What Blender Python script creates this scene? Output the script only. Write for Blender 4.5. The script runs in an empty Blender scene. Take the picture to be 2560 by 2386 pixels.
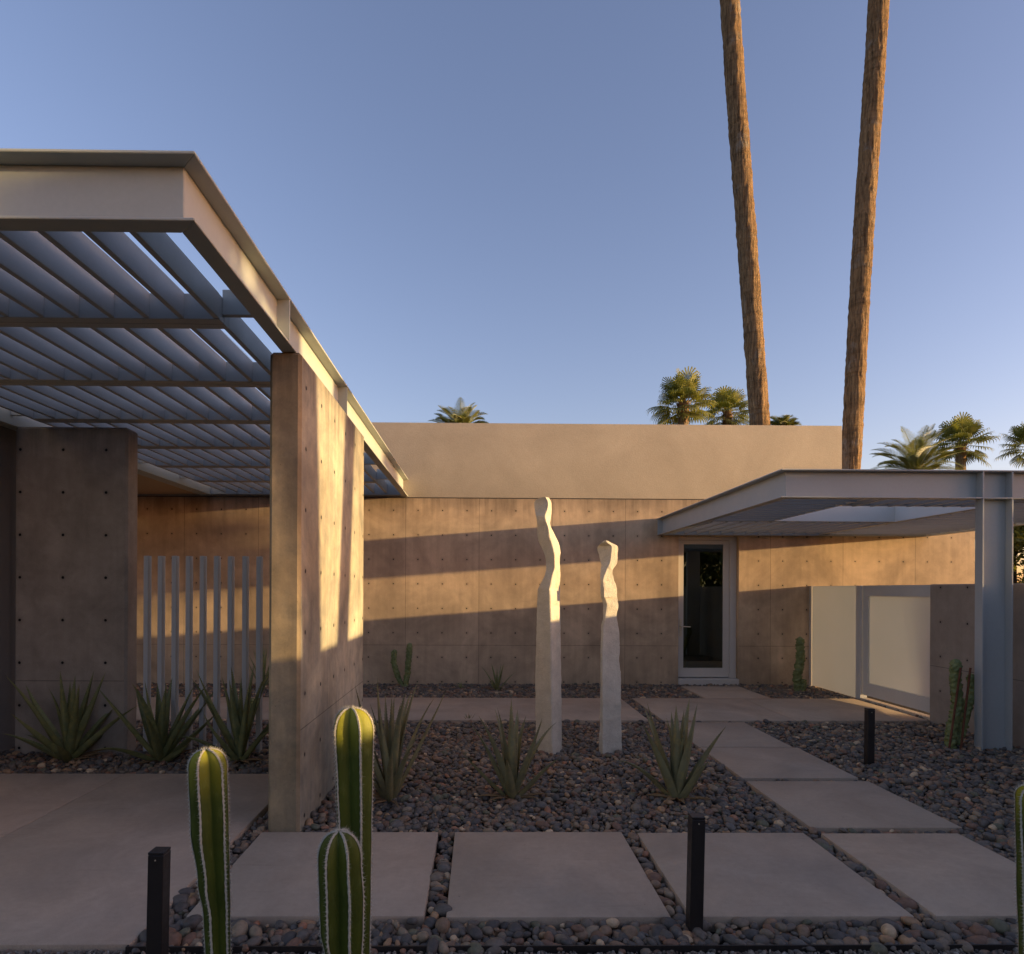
import bpy, bmesh, math, random
import numpy as np
from mathutils import Vector, Matrix, noise
R = math.radians
sc = bpy.context.scene
col = sc.collection
random.seed(7); rng = np.random.default_rng(7)

# ------------------------------------------------------------------ camera
FPX, CX, CY = 1560.0, 1218.6, 1474.0           # photo pixels (2560 wide)
CAM = Vector((0, 0, 1.55))
ROT = (Matrix.Rotation(-0.0119, 3, 'Z') @ Matrix.Rotation(R(90), 3, 'X') @ Matrix.Rotation(0.0044, 3, 'Z'))
cam_d = bpy.data.cameras.new('camera'); cam = bpy.data.objects.new('camera', cam_d); col.objects.link(cam)
cam_d.sensor_width = 36; cam_d.lens = 36 * FPX / 2560
cam_d.shift_x = (1280 - CX) / 2560; cam_d.shift_y = (CY - 1193) / 2560
cam_d.clip_start = 0.05; cam_d.clip_end = 3000
cam.matrix_world = Matrix.Translation(CAM) @ ROT.to_4x4()
sc.camera = cam

def ray(px, py):
    return ROT @ Vector(((px - CX) / FPX, (CY - py) / FPX, -1))
def at(px, py, Y):                              # real point at depth Y
    d = ray(px, py); return CAM + d * (Y / d.y)
def onz(px, py, z=0.0):                         # real point on level z
    d = ray(px, py); return CAM + d * ((z - CAM.z) / d.z)
def onx(px, py, X):
    d = ray(px, py); return CAM + d * (X / d.x)

# ------------------------------------------------------------------ light
SB, SE = 0.22, 0.081                            # towards the sun: (1, -SB, SE)
SUN = Vector((1, -SB, SE)).normalized()
EL = math.asin(SUN.z); AZ = math.atan2(SUN.x, SUN.y)
w = bpy.data.worlds.new('World'); sc.world = w; w.use_nodes = True
wn = w.node_tree; bg = wn.nodes['Background']
sky = wn.nodes.new('ShaderNodeTexSky'); sky.sky_type = 'NISHITA'; sky.sun_disc = False
sky.sun_elevation = EL; sky.sun_rotation = AZ
sky.air_density = 1.0; sky.dust_density = 1.3; sky.ozone_density = 2.3; sky.altitude = 300
wb = wn.nodes.new('ShaderNodeMix'); wb.data_type = 'RGBA'; wb.blend_type = 'MULTIPLY'; wb.inputs[0].default_value = 1
wb.inputs[7].default_value = (1.41, 0.965, 0.965, 1)      # warm white balance of the whole sky
wn.links.new(sky.outputs[0], wb.inputs[6]); wn.links.new(wb.outputs[2], bg.inputs[0]); bg.inputs[1].default_value = 0.15
sd = bpy.data.lights.new('sun', 'SUN'); so = bpy.data.objects.new('sun', sd); col.objects.link(so)
sd.energy = 2.85; sd.angle = R(0.5); sd.color = (1.0, 0.71, 0.34)
so.rotation_euler = SUN.to_track_quat('Z', 'Y').to_euler()
so.location = (12, -3, 12)
sc.view_settings.view_transform = 'Standard'; sc.view_settings.look = 'None'
sc.view_settings.exposure = 1.54; sc.view_settings.gamma = 1

# ------------------------------------------------------------------ node helper
class NB:
    def __init__(s, name):
        s.m = bpy.data.materials.new(name); s.m.use_nodes = True
        s.t = s.m.node_tree; s.t.nodes.clear()
        s.out = s.t.nodes.new('ShaderNodeOutputMaterial')
    def n(s, ty, **k):
        o = s.t.nodes.new(ty)
        for a, b in k.items(): setattr(o, a, b)
        return o
    def put(s, sock, v):
        if isinstance(v, bpy.types.NodeSocket): s.t.links.new(v, sock)
        elif v is not None:
            if isinstance(v, (tuple, list)) and len(v) == 3 and sock.type == 'RGBA': v = (*v, 1)
            sock.default_value = v
    def m_(s, op, a, b=None, c=None, clamp=False):
        o = s.n('ShaderNodeMath', operation=op); o.use_clamp = clamp
        for i, v in enumerate((a, b, c)): s.put(o.inputs[i], v)
        return o.outputs[0]
    def mr(s, v, a, b, c=0.0, d=1.0, smooth=False):
        o = s.n('ShaderNodeMapRange'); o.clamp = True
        if smooth: o.interpolation_type = 'SMOOTHSTEP'
        for i, x in enumerate((v, a, b, c, d)): s.put(o.inputs[i], x)
        return o.outputs[0]
    def mix(s, f, a, b, mode='MIX'):
        o = s.n('ShaderNodeMix', data_type='RGBA', blend_type=mode)
        s.put(o.inputs[0], f); s.put(o.inputs[6], a); s.put(o.inputs[7], b)
        return o.outputs[2]
    def noise(s, vec, scale, detail=4, rough=0.55, col=False, dist=0.0):
        o = s.n('ShaderNodeTexNoise'); s.put(o.inputs['Vector'], vec)
        o.inputs['Scale'].default_value = scale; o.inputs['Detail'].default_value = detail
        o.inputs['Roughness'].default_value = rough; o.inputs['Distortion'].default_value = dist
        return o.outputs[1 if col else 0]
    def pos(s): return s.n('ShaderNodeNewGeometry').outputs['Position']
    def map(s, vec, scale=(1, 1, 1), loc=(0, 0, 0)):
        o = s.n('ShaderNodeMapping'); s.put(o.inputs[0], vec)
        o.inputs['Scale'].default_value = scale; o.inputs['Location'].default_value = loc
        return o.outputs[0]
    def sep(s, vec):
        o = s.n('ShaderNodeSeparateXYZ'); s.put(o.inputs[0], vec); return o.outputs
    def ramp(s, f, stops, mode='LINEAR'):
        o = s.n('ShaderNodeValToRGB'); o.color_ramp.interpolation = mode; e = o.color_ramp.elements
        while len(e) < len(stops): e.new(0.5)
        for el, (p, c) in zip(e, stops): el.position = p; el.color = (*c, 1)
        s.put(o.inputs[0], f); return o.outputs[0]
    def bump(s, h, st=0.3, dist=0.01, nrm=None):
        o = s.n('ShaderNodeBump'); s.put(o.inputs['Height'], h)
        o.inputs['Strength'].default_value = st; o.inputs['Distance'].default_value = dist
        if nrm is not None: s.put(o.inputs['Normal'], nrm)
        return o.outputs[0]
    def pbr(s, color, rough=0.8, nrm=None, spec=0.3, metal=0.0, **k):
        o = s.n('ShaderNodeBsdfPrincipled')
        s.put(o.inputs['Base Color'], color); s.put(o.inputs['Roughness'], rough)
        s.put(o.inputs['Specular IOR Level'], spec); s.put(o.inputs['Metallic'], metal)
        if nrm is not None: s.put(o.inputs['Normal'], nrm)
        for a, b in k.items(): s.put(o.inputs[a.replace('_', ' ')], b)
        return o.outputs[0]
    def done(s, sh):
        s.t.links.new(sh, s.out.inputs[0]); return s.m

def mat_formed(name, base, axis='Y', u0=0.0, z0=2.857, joint=0.62, sp=0.4064, warm=(1, 1, 1), dirt=0.35, usp=None, hs=1.0, front=None):
    """board-formed concrete with tie holes and panel joints, laid out in metres"""
    b = NB(name); P = b.pos(); x, y, z = b.sep(P)
    u = x if axis == 'Y' else y
    nrm = b.n('ShaderNodeNewGeometry').outputs['Normal']; nx, ny, nz = b.sep(nrm)
    face = b.m_('GREATER_THAN', b.m_('ABSOLUTE', ny if axis == 'Y' else nx), 0.8)
    usp = usp or sp
    def frac(v, o, s_):
        t = b.m_('DIVIDE', b.m_('SUBTRACT', v, o), s_)
        return b.m_('MULTIPLY', b.m_('SUBTRACT', b.m_('FRACT', b.m_('ADD', t, 0.5)), 0.5), s_)
    fu = frac(u, u0, usp); fz = frac(z, z0, sp)
    d = b.m_('SQRT', b.m_('ADD', b.m_('POWER', b.m_('ABSOLUTE', fu), 2.0), b.m_('POWER', b.m_('ABSOLUTE', fz), 2.0)))
    wob = b.m_('MULTIPLY', b.noise(P, 40, 2), 0.008)
    hole = b.m_('MULTIPLY', b.mr(b.m_('ADD', d, wob), 0.0125 + .004 * hs, 0.0085 + .004 * hs), face)
    halo = b.m_('MULTIPLY', b.mr(b.m_('ADD', d, wob), 0.045, 0.012), face)
    ju = b.m_('ABSOLUTE', frac(u, u0 + usp * 1.5, usp * 3))
    jz = b.m_('ABSOLUTE', b.m_('SUBTRACT', z, joint))
    jn = b.mr(b.m_('ADD', b.m_('MINIMUM', ju, jz), b.m_('MULTIPLY', b.noise(P, 7, 2), 0.003)), 0.0065, 0.003)
    jn = b.m_('MULTIPLY', jn, face)
    # panel tone
    fl = b.m_('FLOOR', b.m_('DIVIDE', b.m_('SUBTRACT', u, u0 + usp * 1.5), usp * 3))
    wn_ = b.n('ShaderNodeTexWhiteNoise', noise_dimensions='1D'); b.put(wn_.inputs['W'], fl)
    tone = b.mr(wn_.outputs[0], 0, 1, 0.93, 1.06)
    big = b.noise(P, 1.1, 5, 0.6, dist=0.6)
    mot = b.noise(P, 5.5, 6, 0.65, dist=0.4)
    st = b.noise(b.map(P, (11, 11, 0.9)), 1.0, 5, 0.6)
    fine = b.noise(P, 90, 3, 0.6)
    k = b.m_('MULTIPLY', b.mr(big, 0.3, 0.7, 1 - dirt * .6, 1 + dirt * .35), b.mr(st, 0.25, 0.75, 1 - dirt * .24, 1 + dirt * .14))
    k = b.m_('MULTIPLY', k, b.mr(mot, 0.3, 0.7, 1 - dirt * .35, 1 + dirt * .2))
    k = b.m_('MULTIPLY', k, b.mr(fine, 0.3, 0.7, 0.94, 1.05))
    k = b.m_('MULTIPLY', k, tone)
    # rain stain from the top edge with a ragged lower limit
    stn = b.mr(b.m_('ADD', b.m_('SUBTRACT', 3.07, z), b.m_('MULTIPLY', st, 0.55)), 0.55, 0.2, 0.0, dirt * 0.75)
    k = b.m_('MULTIPLY', k, b.m_('SUBTRACT', 1.0, stn))
    k = b.m_('MULTIPLY', k, b.mr(halo, 0, 1, 1, 0.8))
    k = b.m_('MULTIPLY', k, b.mr(jn, 0, 1, 1, 0.42))
    # sparse pin holes
    vo = b.n('ShaderNodeTexVoronoi'); b.put(vo.inputs['Vector'], P); vo.inputs['Scale'].default_value = 22
    pin = b.m_('MULTIPLY', b.mr(vo.outputs[0], 0.075, 0.05), b.mr(b.noise(P, 4, 2), 0.5, 0.6))
    k = b.m_('MULTIPLY', k, b.mr(pin, 0, 1, 1, 0.5))
    hue = b.mix(b.mr(mot, 0.35, 0.65), base, (base[0] * warm[0], base[1] * warm[1], base[2] * warm[2]))
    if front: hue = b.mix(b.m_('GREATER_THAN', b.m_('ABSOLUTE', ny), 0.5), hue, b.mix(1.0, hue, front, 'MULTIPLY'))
    c = b.mix(1.0, hue, b.comb(k), 'MULTIPLY')
    c = b.mix(hole, c, (0.012, 0.010, 0.009))
    h = b.m_('ADD', b.m_('MULTIPLY', fine, 0.15), b.m_('MULTIPLY', mot, 0.5))
    h = b.m_('SUBTRACT', h, b.m_('ADD', b.m_('MULTIPLY', hole, 2.0), b.m_('ADD', b.m_('MULTIPLY', jn, 0.5), pin)))
    return b.done(b.pbr(c, 0.8, b.bump(h, 0.35, 0.006), 0.25))
def _comb(s, k):
    o = s.n('ShaderNodeCombineColor'); 
    for i in range(3): s.put(o.inputs[i], k)
    return o.outputs[0]
NB.comb = _comb; NB.n_rgb = _comb

def mat_plain(name, base, rough=0.7, var=0.1, sc1=1.5, fine=120, bump=0.1, spec=0.3, bd=0.003, stretch=(1, 1, 1)):
    b = NB(name); P = b.pos(); Q = b.map(P, stretch)
    k = b.m_('MULTIPLY', b.mr(b.noise(Q, sc1, 6, 0.62, dist=0.5), 0.3, 0.7, 1 - var, 1 + var), b.mr(b.noise(P, fine, 2), 0.3, 0.7, 1 - var * .4, 1 + var * .4))
    c = b.mix(1.0, base, b.comb(k), 'MULTIPLY')
    rr = b.mr(b.noise(P, sc1 * 4, 4), 0.3, 0.7, max(0.02, rough - 0.08), min(1, rough + 0.08))
    return b.done(b.pbr(c, rr, b.bump(b.noise(P, fine, 3), bump, bd), spec))

M = {}
M['wall'] = mat_formed('warm_formed_concrete', (0.58, 0.415, 0.272), 'Y', u0=at(600 + 583 / 1.8073, 1277, 10.38).x, warm=(0.9, .9, 0.88), dirt=0.60)
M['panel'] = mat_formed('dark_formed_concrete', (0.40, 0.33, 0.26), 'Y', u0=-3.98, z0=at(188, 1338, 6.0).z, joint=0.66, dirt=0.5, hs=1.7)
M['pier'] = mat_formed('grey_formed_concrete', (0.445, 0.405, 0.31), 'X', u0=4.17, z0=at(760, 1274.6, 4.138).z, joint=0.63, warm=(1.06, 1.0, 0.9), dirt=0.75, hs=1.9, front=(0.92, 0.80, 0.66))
M['court'] = mat_formed('court_formed_concrete', (0.33, 0.275, 0.225), 'X', u0=7.28, z0=1.19, joint=0.66, dirt=0.35)
M['plaster'] = mat_plain('tan_plaster', (0.345, 0.292, 0.240), 0.9, 0.13, 0.8, 60, 0.25, 0.1, 0.01)
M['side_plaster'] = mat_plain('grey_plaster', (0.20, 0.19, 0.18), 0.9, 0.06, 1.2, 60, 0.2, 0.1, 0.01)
M['soffit'] = mat_plain('tan_soffit', (0.55, 0.40, 0.24), 0.9, 0.04, 1.0, 60, 0.1)
M['steel'] = mat_plain('pale_painted_steel', (0.45, 0.465, 0.41), 0.48, 0.05, 1.3, 40, 0.05, 0.4, 0.002)
M['steel2'] = mat_plain('grey_painted_steel', (0.385, 0.395, 0.385), 0.45, 0.05, 1.3, 40, 0.05, 0.4, 0.002)
M['fence'] = mat_plain('fence_steel', (0.50, 0.50, 0.48), 0.5, 0.05, 2, 40, 0.05, 0.4, 0.002)
M['frame'] = mat_plain('off_white_frame', (0.56, 0.51, 0.45), 0.45, 0.04, 2, 60, 0.05, 0.4, 0.002)
M['black'] = mat_plain('dark_bronze', (0.022, 0.018, 0.016), 0.45, 0.2, 8, 200, 0.1, 0.4, 0.001)
M['brass'] = mat_plain('satin_nickel', (0.6, 0.5, 0.36), 0.3, 0.05, 8, 200, 0.02, 0.6, 0.001)
M['rust'] = mat_plain('rusty_bar', (0.14, 0.055, 0.03), 0.9, 0.3, 12, 200, 0.3, 0.2, 0.002)
M['room'] = mat_plain('room_dark', (0.30, 0.29, 0.22), 0.9, 0.1, 2, 40, 0.05)
M['earth'] = mat_plain('dark_earth', (0.035, 0.03, 0.027), 0.95, 0.3, 3, 60, 0.6, 0.1, 0.02)

def mat_slab():
    b = NB('sand_finish_concrete'); P = b.pos()
    o = b.n('ShaderNodeObjectInfo')
    big = b.noise(P, 1.6, 6, 0.62, dist=0.6); fine = b.noise(P, 260, 3, 0.7); mid = b.noise(P, 28, 5, 0.6)
    k = b.m_('MULTIPLY', b.mr(big, 0.3, 0.7, 0.80, 1.1), b.mr(fine, 0.25, 0.75, 0.78, 1.18))
    k = b.m_('MULTIPLY', k, b.mr(mid, 0.3, 0.7, 0.95, 1.05))
    k = b.m_('MULTIPLY', k, b.mr(o.outputs['Random'], 0, 1, 0.94, 1.05))
    sx = b.noise(b.map(P, (2.2, 30, 30)), 1.0, 3, 0.5)     # faint trowel drags
    k = b.m_('MULTIPLY', k, b.mr(sx, 0.62, 0.75, 1.0, 0.9))
    hue = b.mix(b.mr(b.noise(P, 0.9, 3), 0.35, 0.65), (0.47, 0.350, 0.245), (0.42, 0.330, 0.245))
    c = b.mix(1.0, hue, b.comb(k), 'MULTIPLY')
    vo = b.n('ShaderNodeTexVoronoi'); b.put(vo.inputs['Vector'], P); vo.inputs['Scale'].default_value = 9
    spot = b.m_('MULTIPLY', b.mr(vo.outputs[0], 0.05, 0.03), b.mr(b.noise(P, 3, 2), 0.55, 0.6))
    c = b.mix(spot, c, (0.09, 0.075, 0.065))
    return b.done(b.pbr(c, 0.85, b.bump(b.m_('ADD', fine, mid), 0.35, 0.002), 0.25))
M['slab'] = mat_slab()

def mat_stone():
    b = NB('white_limestone'); P = b.pos()
    n1 = b.noise(P, 9, 6, 0.65); n2 = b.noise(P, 120, 4, 0.7); n3 = b.noise(b.map(P, (7, 7, 2.2)), 1.0, 5, 0.6, dist=1.0)
    k = b.m_('MULTIPLY', b.mr(n1, 0.3, 0.7, 0.88, 1.07), b.mr(n2, 0.3, 0.7, 0.86, 1.08))
    c = b.mix(1.0, b.mix(b.mr(n3, 0.4, 0.7), (0.65, 0.58, 0.455), (0.70, 0.63, 0.50)), b.comb(k), 'MULTIPLY')
    vo = b.n('ShaderNodeTexVoronoi'); b.put(vo.inputs['Vector'], P); vo.inputs['Scale'].default_value = 55
    pit = b.m_('MULTIPLY', b.mr(vo.outputs[0], 0.16, 0.08), b.mr(b.noise(P, 14, 2), 0.45, 0.6))
    c = b.mix(pit, c, (0.33, 0.28, 0.22))
    h = b.m_('SUBTRACT', b.m_('ADD', b.m_('MULTIPLY', n1, 1.2), b.m_('MULTIPLY', n2, 0.35)), pit)
    return b.done(b.pbr(c, 0.9, b.bump(h, 0.8, 0.018), 0.15))
M['stone'] = mat_stone()

def mat_tint(name, stops, rough, attr='tint'):
    b = NB(name)
    a = b.n('ShaderNodeAttribute', attribute_type='INSTANCER', attribute_name=attr)
    tc = b.n('ShaderNodeTexCoord').outputs['Object']; P = b.pos()
    c = b.mix(1.0, b.ramp(a.outputs['Fac'], stops, 'CONSTANT'), (1.85, 1.50, 1.12) if 'pebble' in name else (1, 1, 1), 'MULTIPLY')
    n1 = b.noise(P, 45, 4, 0.6); n2 = b.noise(P, 300, 3, 0.7)
    k = b.m_('MULTIPLY', b.mr(n1, 0.3, 0.7, 0.75, 1.22), b.mr(n2, 0.3, 0.7, 0.88, 1.1))
    c = b.mix(1.0, c, b.comb(k), 'MULTIPLY')
    return b.done(b.pbr(c, rough, b.bump(n2, 0.25, 0.001), 0.35))
S = lambda *a: tuple(a)
M['pebble'] = mat_tint('river_pebble', [
    (0.00, (0.062, 0.064, 0.070)), (0.16, (0.085, 0.083, 0.085)), (0.30, (0.048, 0.050, 0.057)), (0.44, (0.105, 0.098, 0.090)),
    (0.52, (0.075, 0.080, 0.090)), (0.60, (0.125, 0.098, 0.080)), (0.71, (0.15, 0.135, 0.115)), (0.79, (0.105, 0.072, 0.060)),
    (0.885, (0.20, 0.145, 0.10)), (0.925, (0.075, 0.085, 0.070)), (0.96, (0.29, 0.25, 0.20)), (0.982, (0.17, 0.10, 0.075))], 0.55)
M['gravel'] = mat_tint('crushed_granite', [
    (0.0, (0.19, 0.155, 0.12)), (0.25, (0.13, 0.11, 0.09)), (0.45, (0.25, 0.21, 0.165)), (0.65, (0.20, 0.135, 0.10)), (0.82, (0.32, 0.29, 0.25)), (0.93, (0.09, 0.08, 0.07))], 0.9)

def mat_leafy(name, c1, c2, trans=0.25, rough=0.5, ns=3.0, streak=None, spec=0.35, tcol=None):
    b = NB(name); P = b.pos()
    n = b.noise(P, ns, 5, 0.6)
    c = b.mix(b.mr(n, 0.35, 0.65), c1, c2)
    if streak:
        c = b.mix(b.mr(b.noise(P, streak, 3), 0.45, 0.75, 0, 0.5), c, (c2[0] * 1.6, c2[1] * 1.35, c2[2] * 0.8))
    sh = b.pbr(c, rough, b.bump(b.noise(P, ns * 14, 3), 0.2, 0.003), spec)
    if trans:
        tr = b.n('ShaderNodeBsdfTranslucent'); b.put(tr.inputs[0], b.mix(1.0, c, tcol or (1.7, 1.7, 0.8), 'MULTIPLY'))
        mx = b.n('ShaderNodeMixShader'); mx.inputs[0].default_value = trans
        b.t.links.new(sh, mx.inputs[1]); b.t.links.new(tr.outputs[0], mx.inputs[2]); sh = mx.outputs[0]
    return b.done(sh)
M['aloe'] = mat_leafy('aloe_leaf', (0.135, 0.15, 0.058), (0.235, 0.24, 0.11), 0.06, 0.5, 5, 22)
M['aloe_red'] = mat_leafy('aloe_leaf_tan', (0.19, 0.165, 0.085), (0.235, 0.225, 0.12), 0.06, 0.55, 5, 22)
M['fan'] = mat_leafy('fan_palm_leaf', (0.13, 0.145, 0.035), (0.27, 0.26, 0.075), 0.30, 0.45, 1.5)
M['date'] = mat_leafy('date_palm_leaf', (0.18, 0.19, 0.06), (0.31, 0.30, 0.10), 0.28, 0.45, 1.5)
M['tree'] = mat_leafy('tree_leaf', (0.035, 0.05, 0.016), (0.10, 0.11, 0.03), 0.25, 0.6, 0.9)
M['olive'] = mat_leafy('olive_leaf', (0.07, 0.08, 0.02), (0.20, 0.19, 0.05), 0.3, 0.6, 1.5)
M['totem'] = mat_leafy('totem_cactus_skin', (0.12, 0.145, 0.05), (0.21, 0.23, 0.085), 0, 0.55, 12)
M['spine'] = mat_leafy('white_spine', (0.62, 0.58, 0.48), (0.70, 0.66, 0.56), 0.35, 0.7, 30, tcol=(1, 1, 1))
M['dead'] = mat_leafy('dead_frond', (0.22, 0.13, 0.06), (0.30, 0.19, 0.09), 0.1, 0.9, 4)
def mat_cactus():
    b = NB('column_cactus_skin'); P = b.pos()
    a = b.n('ShaderNodeAttribute', attribute_name='rib').outputs['Fac']      # 0 valley .. 1 ridge
    n = b.noise(P, 9, 4, 0.6); n2 = b.noise(b.map(P, (60, 60, 18)), 1, 3, 0.6)
    c = b.mix(b.mr(n, 0.3, 0.7), (0.044, 0.062, 0.006), (0.072, 0.094, 0.009))
    tp = b.n('ShaderNodeAttribute', attribute_name='sunlit_tip').outputs['Fac']
    c = b.mix(b.mr(tp, 0, 1, 0, 0.8), c, (0.36, 0.33, 0.018))  # sunlight on the stem tips, painted into the skin colour
    c = b.mix(b.mr(a, 0.0, 0.35, 0.55, 0), c, (0.05, 0.075, 0.008))
    c = b.mix(b.mr(n2, 0.55, 0.75, 0, 0.25), c, (0.25, 0.28, 0.09))
    c = b.mix(b.mr(a, 0.955, 0.99), c, (0.45, 0.42, 0.33))
    h = b.m_('ADD', b.noise(P, 50, 3), b.m_('MULTIPLY', n2, .6))
    sh = b.pbr(c, 0.58, b.bump(h, 0.45, 0.004), 0.3, Subsurface_Weight=0.06, Subsurface_Scale=0.03, Subsurface_Radius=(0.5, 1.0, 0.15))
    return b.done(sh)
M['cactus'] = mat_cactus()
def mat_trunk(name, c1, c2):
    b = NB(name); P = b.pos()
    crack = b.noise(b.map(P, (24, 24, 1.6)), 1.0, 6, 0.75, dist=0.6)
    ring = b.noise(b.map(P, (0.6, 0.6, 9)), 1.0, 3, 0.6, dist=0.3)
    blot = b.noise(P, 1.4, 5, 0.65)
    c = b.mix(b.mr(crack, 0.35, 0.62), c1, c2)
    c = b.mix(b.mr(ring, 0.5, 0.7, 0, 0.35), c, (c1[0] * .8, c1[1] * .75, c1[2] * .7))
    c = b.mix(b.m_('MULTIPLY', b.mr(blot, 0.56, 0.66), b.mr(crack, 0.4, 0.55)), c, (0.33, 0.29, 0.24))
    h = b.m_('ADD', crack, b.m_('MULTIPLY', ring, 0.7))
    return b.done(b.pbr(c, 0.95, b.bump(h, 1.0, 0.09), 0.1))
M['trunk'] = mat_trunk('palm_bark', (0.090, 0.058, 0.035), (0.44, 0.28, 0.145))
M['wood'] = mat_trunk('tree_bark', (0.06, 0.045, 0.035), (0.12, 0.09, 0.065))

def mat_frost():
    b = NB('frosted_glass'); P = b.pos()
    n = b.noise(P, 1.2, 3)
    c = b.mix(b.mr(n, 0.3, 0.7), (0.53, 0.56, 0.60), (0.58, 0.60, 0.65))
    tr = b.n('ShaderNodeBsdfTranslucent'); b.put(tr.inputs[0], c)
    di = b.pbr((0.46, 0.465, 0.46), 0.3, None, 0.5)
    mx = b.n('ShaderNodeMixShader'); mx.inputs[0].default_value = 0.41
    b.t.links.new(di, mx.inputs[1]); b.t.links.new(tr.outputs[0], mx.inputs[2])
    return b.done(mx.outputs[0])
M['frost'] = mat_frost()
def mat_glass():
    b = NB('door_glass')
    fr = b.n('ShaderNodeFresnel'); fr.inputs[0].default_value = 1.6
    f = b.m_('MULTIPLY_ADD', fr.outputs[0], 1.0, 0.06)
    g = b.n('ShaderNodeBsdfGlossy'); g.inputs['Roughness'].default_value = 0.01; b.put(g.inputs[0], (0.95, 1.0, 0.95))
    t = b.n('ShaderNodeBsdfTransparent'); b.put(t.inputs[0], (0.55, 0.60, 0.52))
    mx = b.n('ShaderNodeMixShader'); b.put(mx.inputs[0], f)
    b.t.links.new(t.outputs[0], mx.inputs[1]); b.t.links.new(g.outputs[0], mx.inputs[2])
    return b.done(mx.outputs[0])
M['glass'] = mat_glass()

# ------------------------------------------------------------------ object helpers
def tag(o, label=None, cat=None, group=None, kind=None):
    if label: o['label'] = label
    if cat: o['category'] = cat
    if group: o['group'] = group
    if kind: o['kind'] = kind
    return o
def empty(name, loc=(0, 0, 0)):
    o = bpy.data.objects.new(name, None); o.location = loc; o.empty_display_size = 0.2; col.objects.link(o); return o
class MB:
    def __init__(s): s.v = []; s.f = []; s.attr = None
    def add(s, vs, fs):
        k = len(s.v); s.v += [tuple(v) for v in vs]; s.f += [tuple(i + k for i in f) for f in fs]
    def box(s, x0, x1, y0, y1, z0, z1):
        x0, x1 = min(x0, x1), max(x0, x1); y0, y1 = min(y0, y1), max(y0, y1)
        s.add([(x0, y0, z0), (x1, y0, z0), (x1, y1, z0), (x0, y1, z0), (x0, y0, z1), (x1, y0, z1), (x1, y1, z1), (x0, y1, z1)],
              [(0, 3, 2, 1), (4, 5, 6, 7), (0, 1, 5, 4), (1, 2, 6, 5), (2, 3, 7, 6), (3, 0, 4, 7)])
    def prism(s, poly, z0, z1):
        n = len(poly)
        a = sum(poly[i][0] * poly[(i + 1) % n][1] - poly[(i + 1) % n][0] * poly[i][1] for i in range(n))
        if a < 0: poly = poly[::-1]
        s.add([(x, y, z0) for x, y in poly] + [(x, y, z1) for x, y in poly],
              [tuple(range(n))[::-1], tuple(range(n, 2 * n))] + [(i, (i + 1) % n, n + (i + 1) % n, n + i) for i in range(n)])
    def tube(s, pts, rad, seg=8, cap=True):
        pts = [Vector(p) for p in pts]; n = len(pts); rings = []
        for i, p in enumerate(pts):
            t = (pts[min(i + 1, n - 1)] - pts[max(i - 1, 0)]).normalized()
            if i == 0: a = t.cross(Vector((0, 0, 1)) if abs(t.z) < .8 else Vector((0, 1, 0)))
            else: a = a_prev - t * a_prev.dot(t)
            a.normalize(); a_prev = a; b_ = t.cross(a)
            r = rad[i] if isinstance(rad, (list, tuple)) else rad
            rings.append([p + (a * math.cos(2 * math.pi * j / seg) + b_ * math.sin(2 * math.pi * j / seg)) * r for j in range(seg)])
        vs = [v for r_ in rings for v in r_]; fs = []
        for i in range(n - 1):
            for j in range(seg):
                k = (j + 1) % seg; fs.append((i * seg + j, i * seg + k, (i + 1) * seg + k, (i + 1) * seg + j))
        if cap: fs += [tuple(range(seg))[::-1], tuple(range((n - 1) * seg, n * seg))]
        s.add(vs, fs)
    def build(s, name, mat, parent=None, smooth=False, bevel=0, sharp=None, loc=None, seg=2):
        me = bpy.data.meshes.new(name); me.from_pydata([tuple(v) for v in s.v], [], s.f); me.update()
        if bevel:
            bm = bmesh.new(); bm.from_mesh(me)
            bmesh.ops.bevel(bm, geom=[e for e in bm.edges if len(e.link_faces) == 2 and e.calc_face_angle() > 0.5], offset=bevel, segments=seg, affect='EDGES', profile=0.5)
            bm.to_mesh(me); bm.free()
        if mat: me.materials.append(mat)
        o = bpy.data.objects.new(name, me); col.objects.link(o)
        if parent is not None:
            o.parent = parent; o.matrix_parent_inverse = Matrix.Translation(parent.location).inverted()
        if smooth:
            me.polygons.foreach_set('use_smooth', [True] * len(me.polygons))
            if sharp: me.set_sharp_from_angle(angle=R(sharp))
        return o
def part(name, mat, parent, boxes, **k):
    m = MB()
    for b_ in boxes: m.box(*b_)
    return m.build(name, mat, parent, **k)

# ------------------------------------------------------------------ ground, slabs
g = MB(); g.add([(-900, -900, -0.075), (900, -900, -0.075), (900, 900, -0.075), (-900, 900, -0.075)], [(0, 1, 2, 3)])
tag(g.build('ground', M['earth']), kind='structure')
g = MB(); g.box(-40, 40, -30, 2.66, -.071, -.034); tag(g.build('gravel_bed', M['earth']), kind='structure')
def slab_obj(name, poly, z0=-0.08, z1=0.0, cuts=None):
    m = MB(); m.prism(poly, z0, z1); return m.build(name, M['slab'], bevel=0.008, smooth=True, sharp=40)
DX = onz(324, 2361).x; DY0 = onz(324, 2361).y; DY1 = onz(400, 1934).y
EXC = []                                        # rectangles/quads kept free of pebbles
JX = -2.96
o = slab_obj('driveway', [(-9, DY0), (JX - .0008, DY0), (JX - .0008, DY1), (-9, DY1)]); tag(o, kind='structure')
o = slab_obj('driveway', [(JX + .0008, DY0), (DX, DY0), (DX, DY1), (JX + .0008, DY1)]); tag(o, kind='structure')
EXC.append([(-9, DY0), (DX, DY0), (DX, DY1), (-9, DY1)])
WY0, WY1 = onz(1624, 1801).y, onz(1563, 1745.5).y
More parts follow.
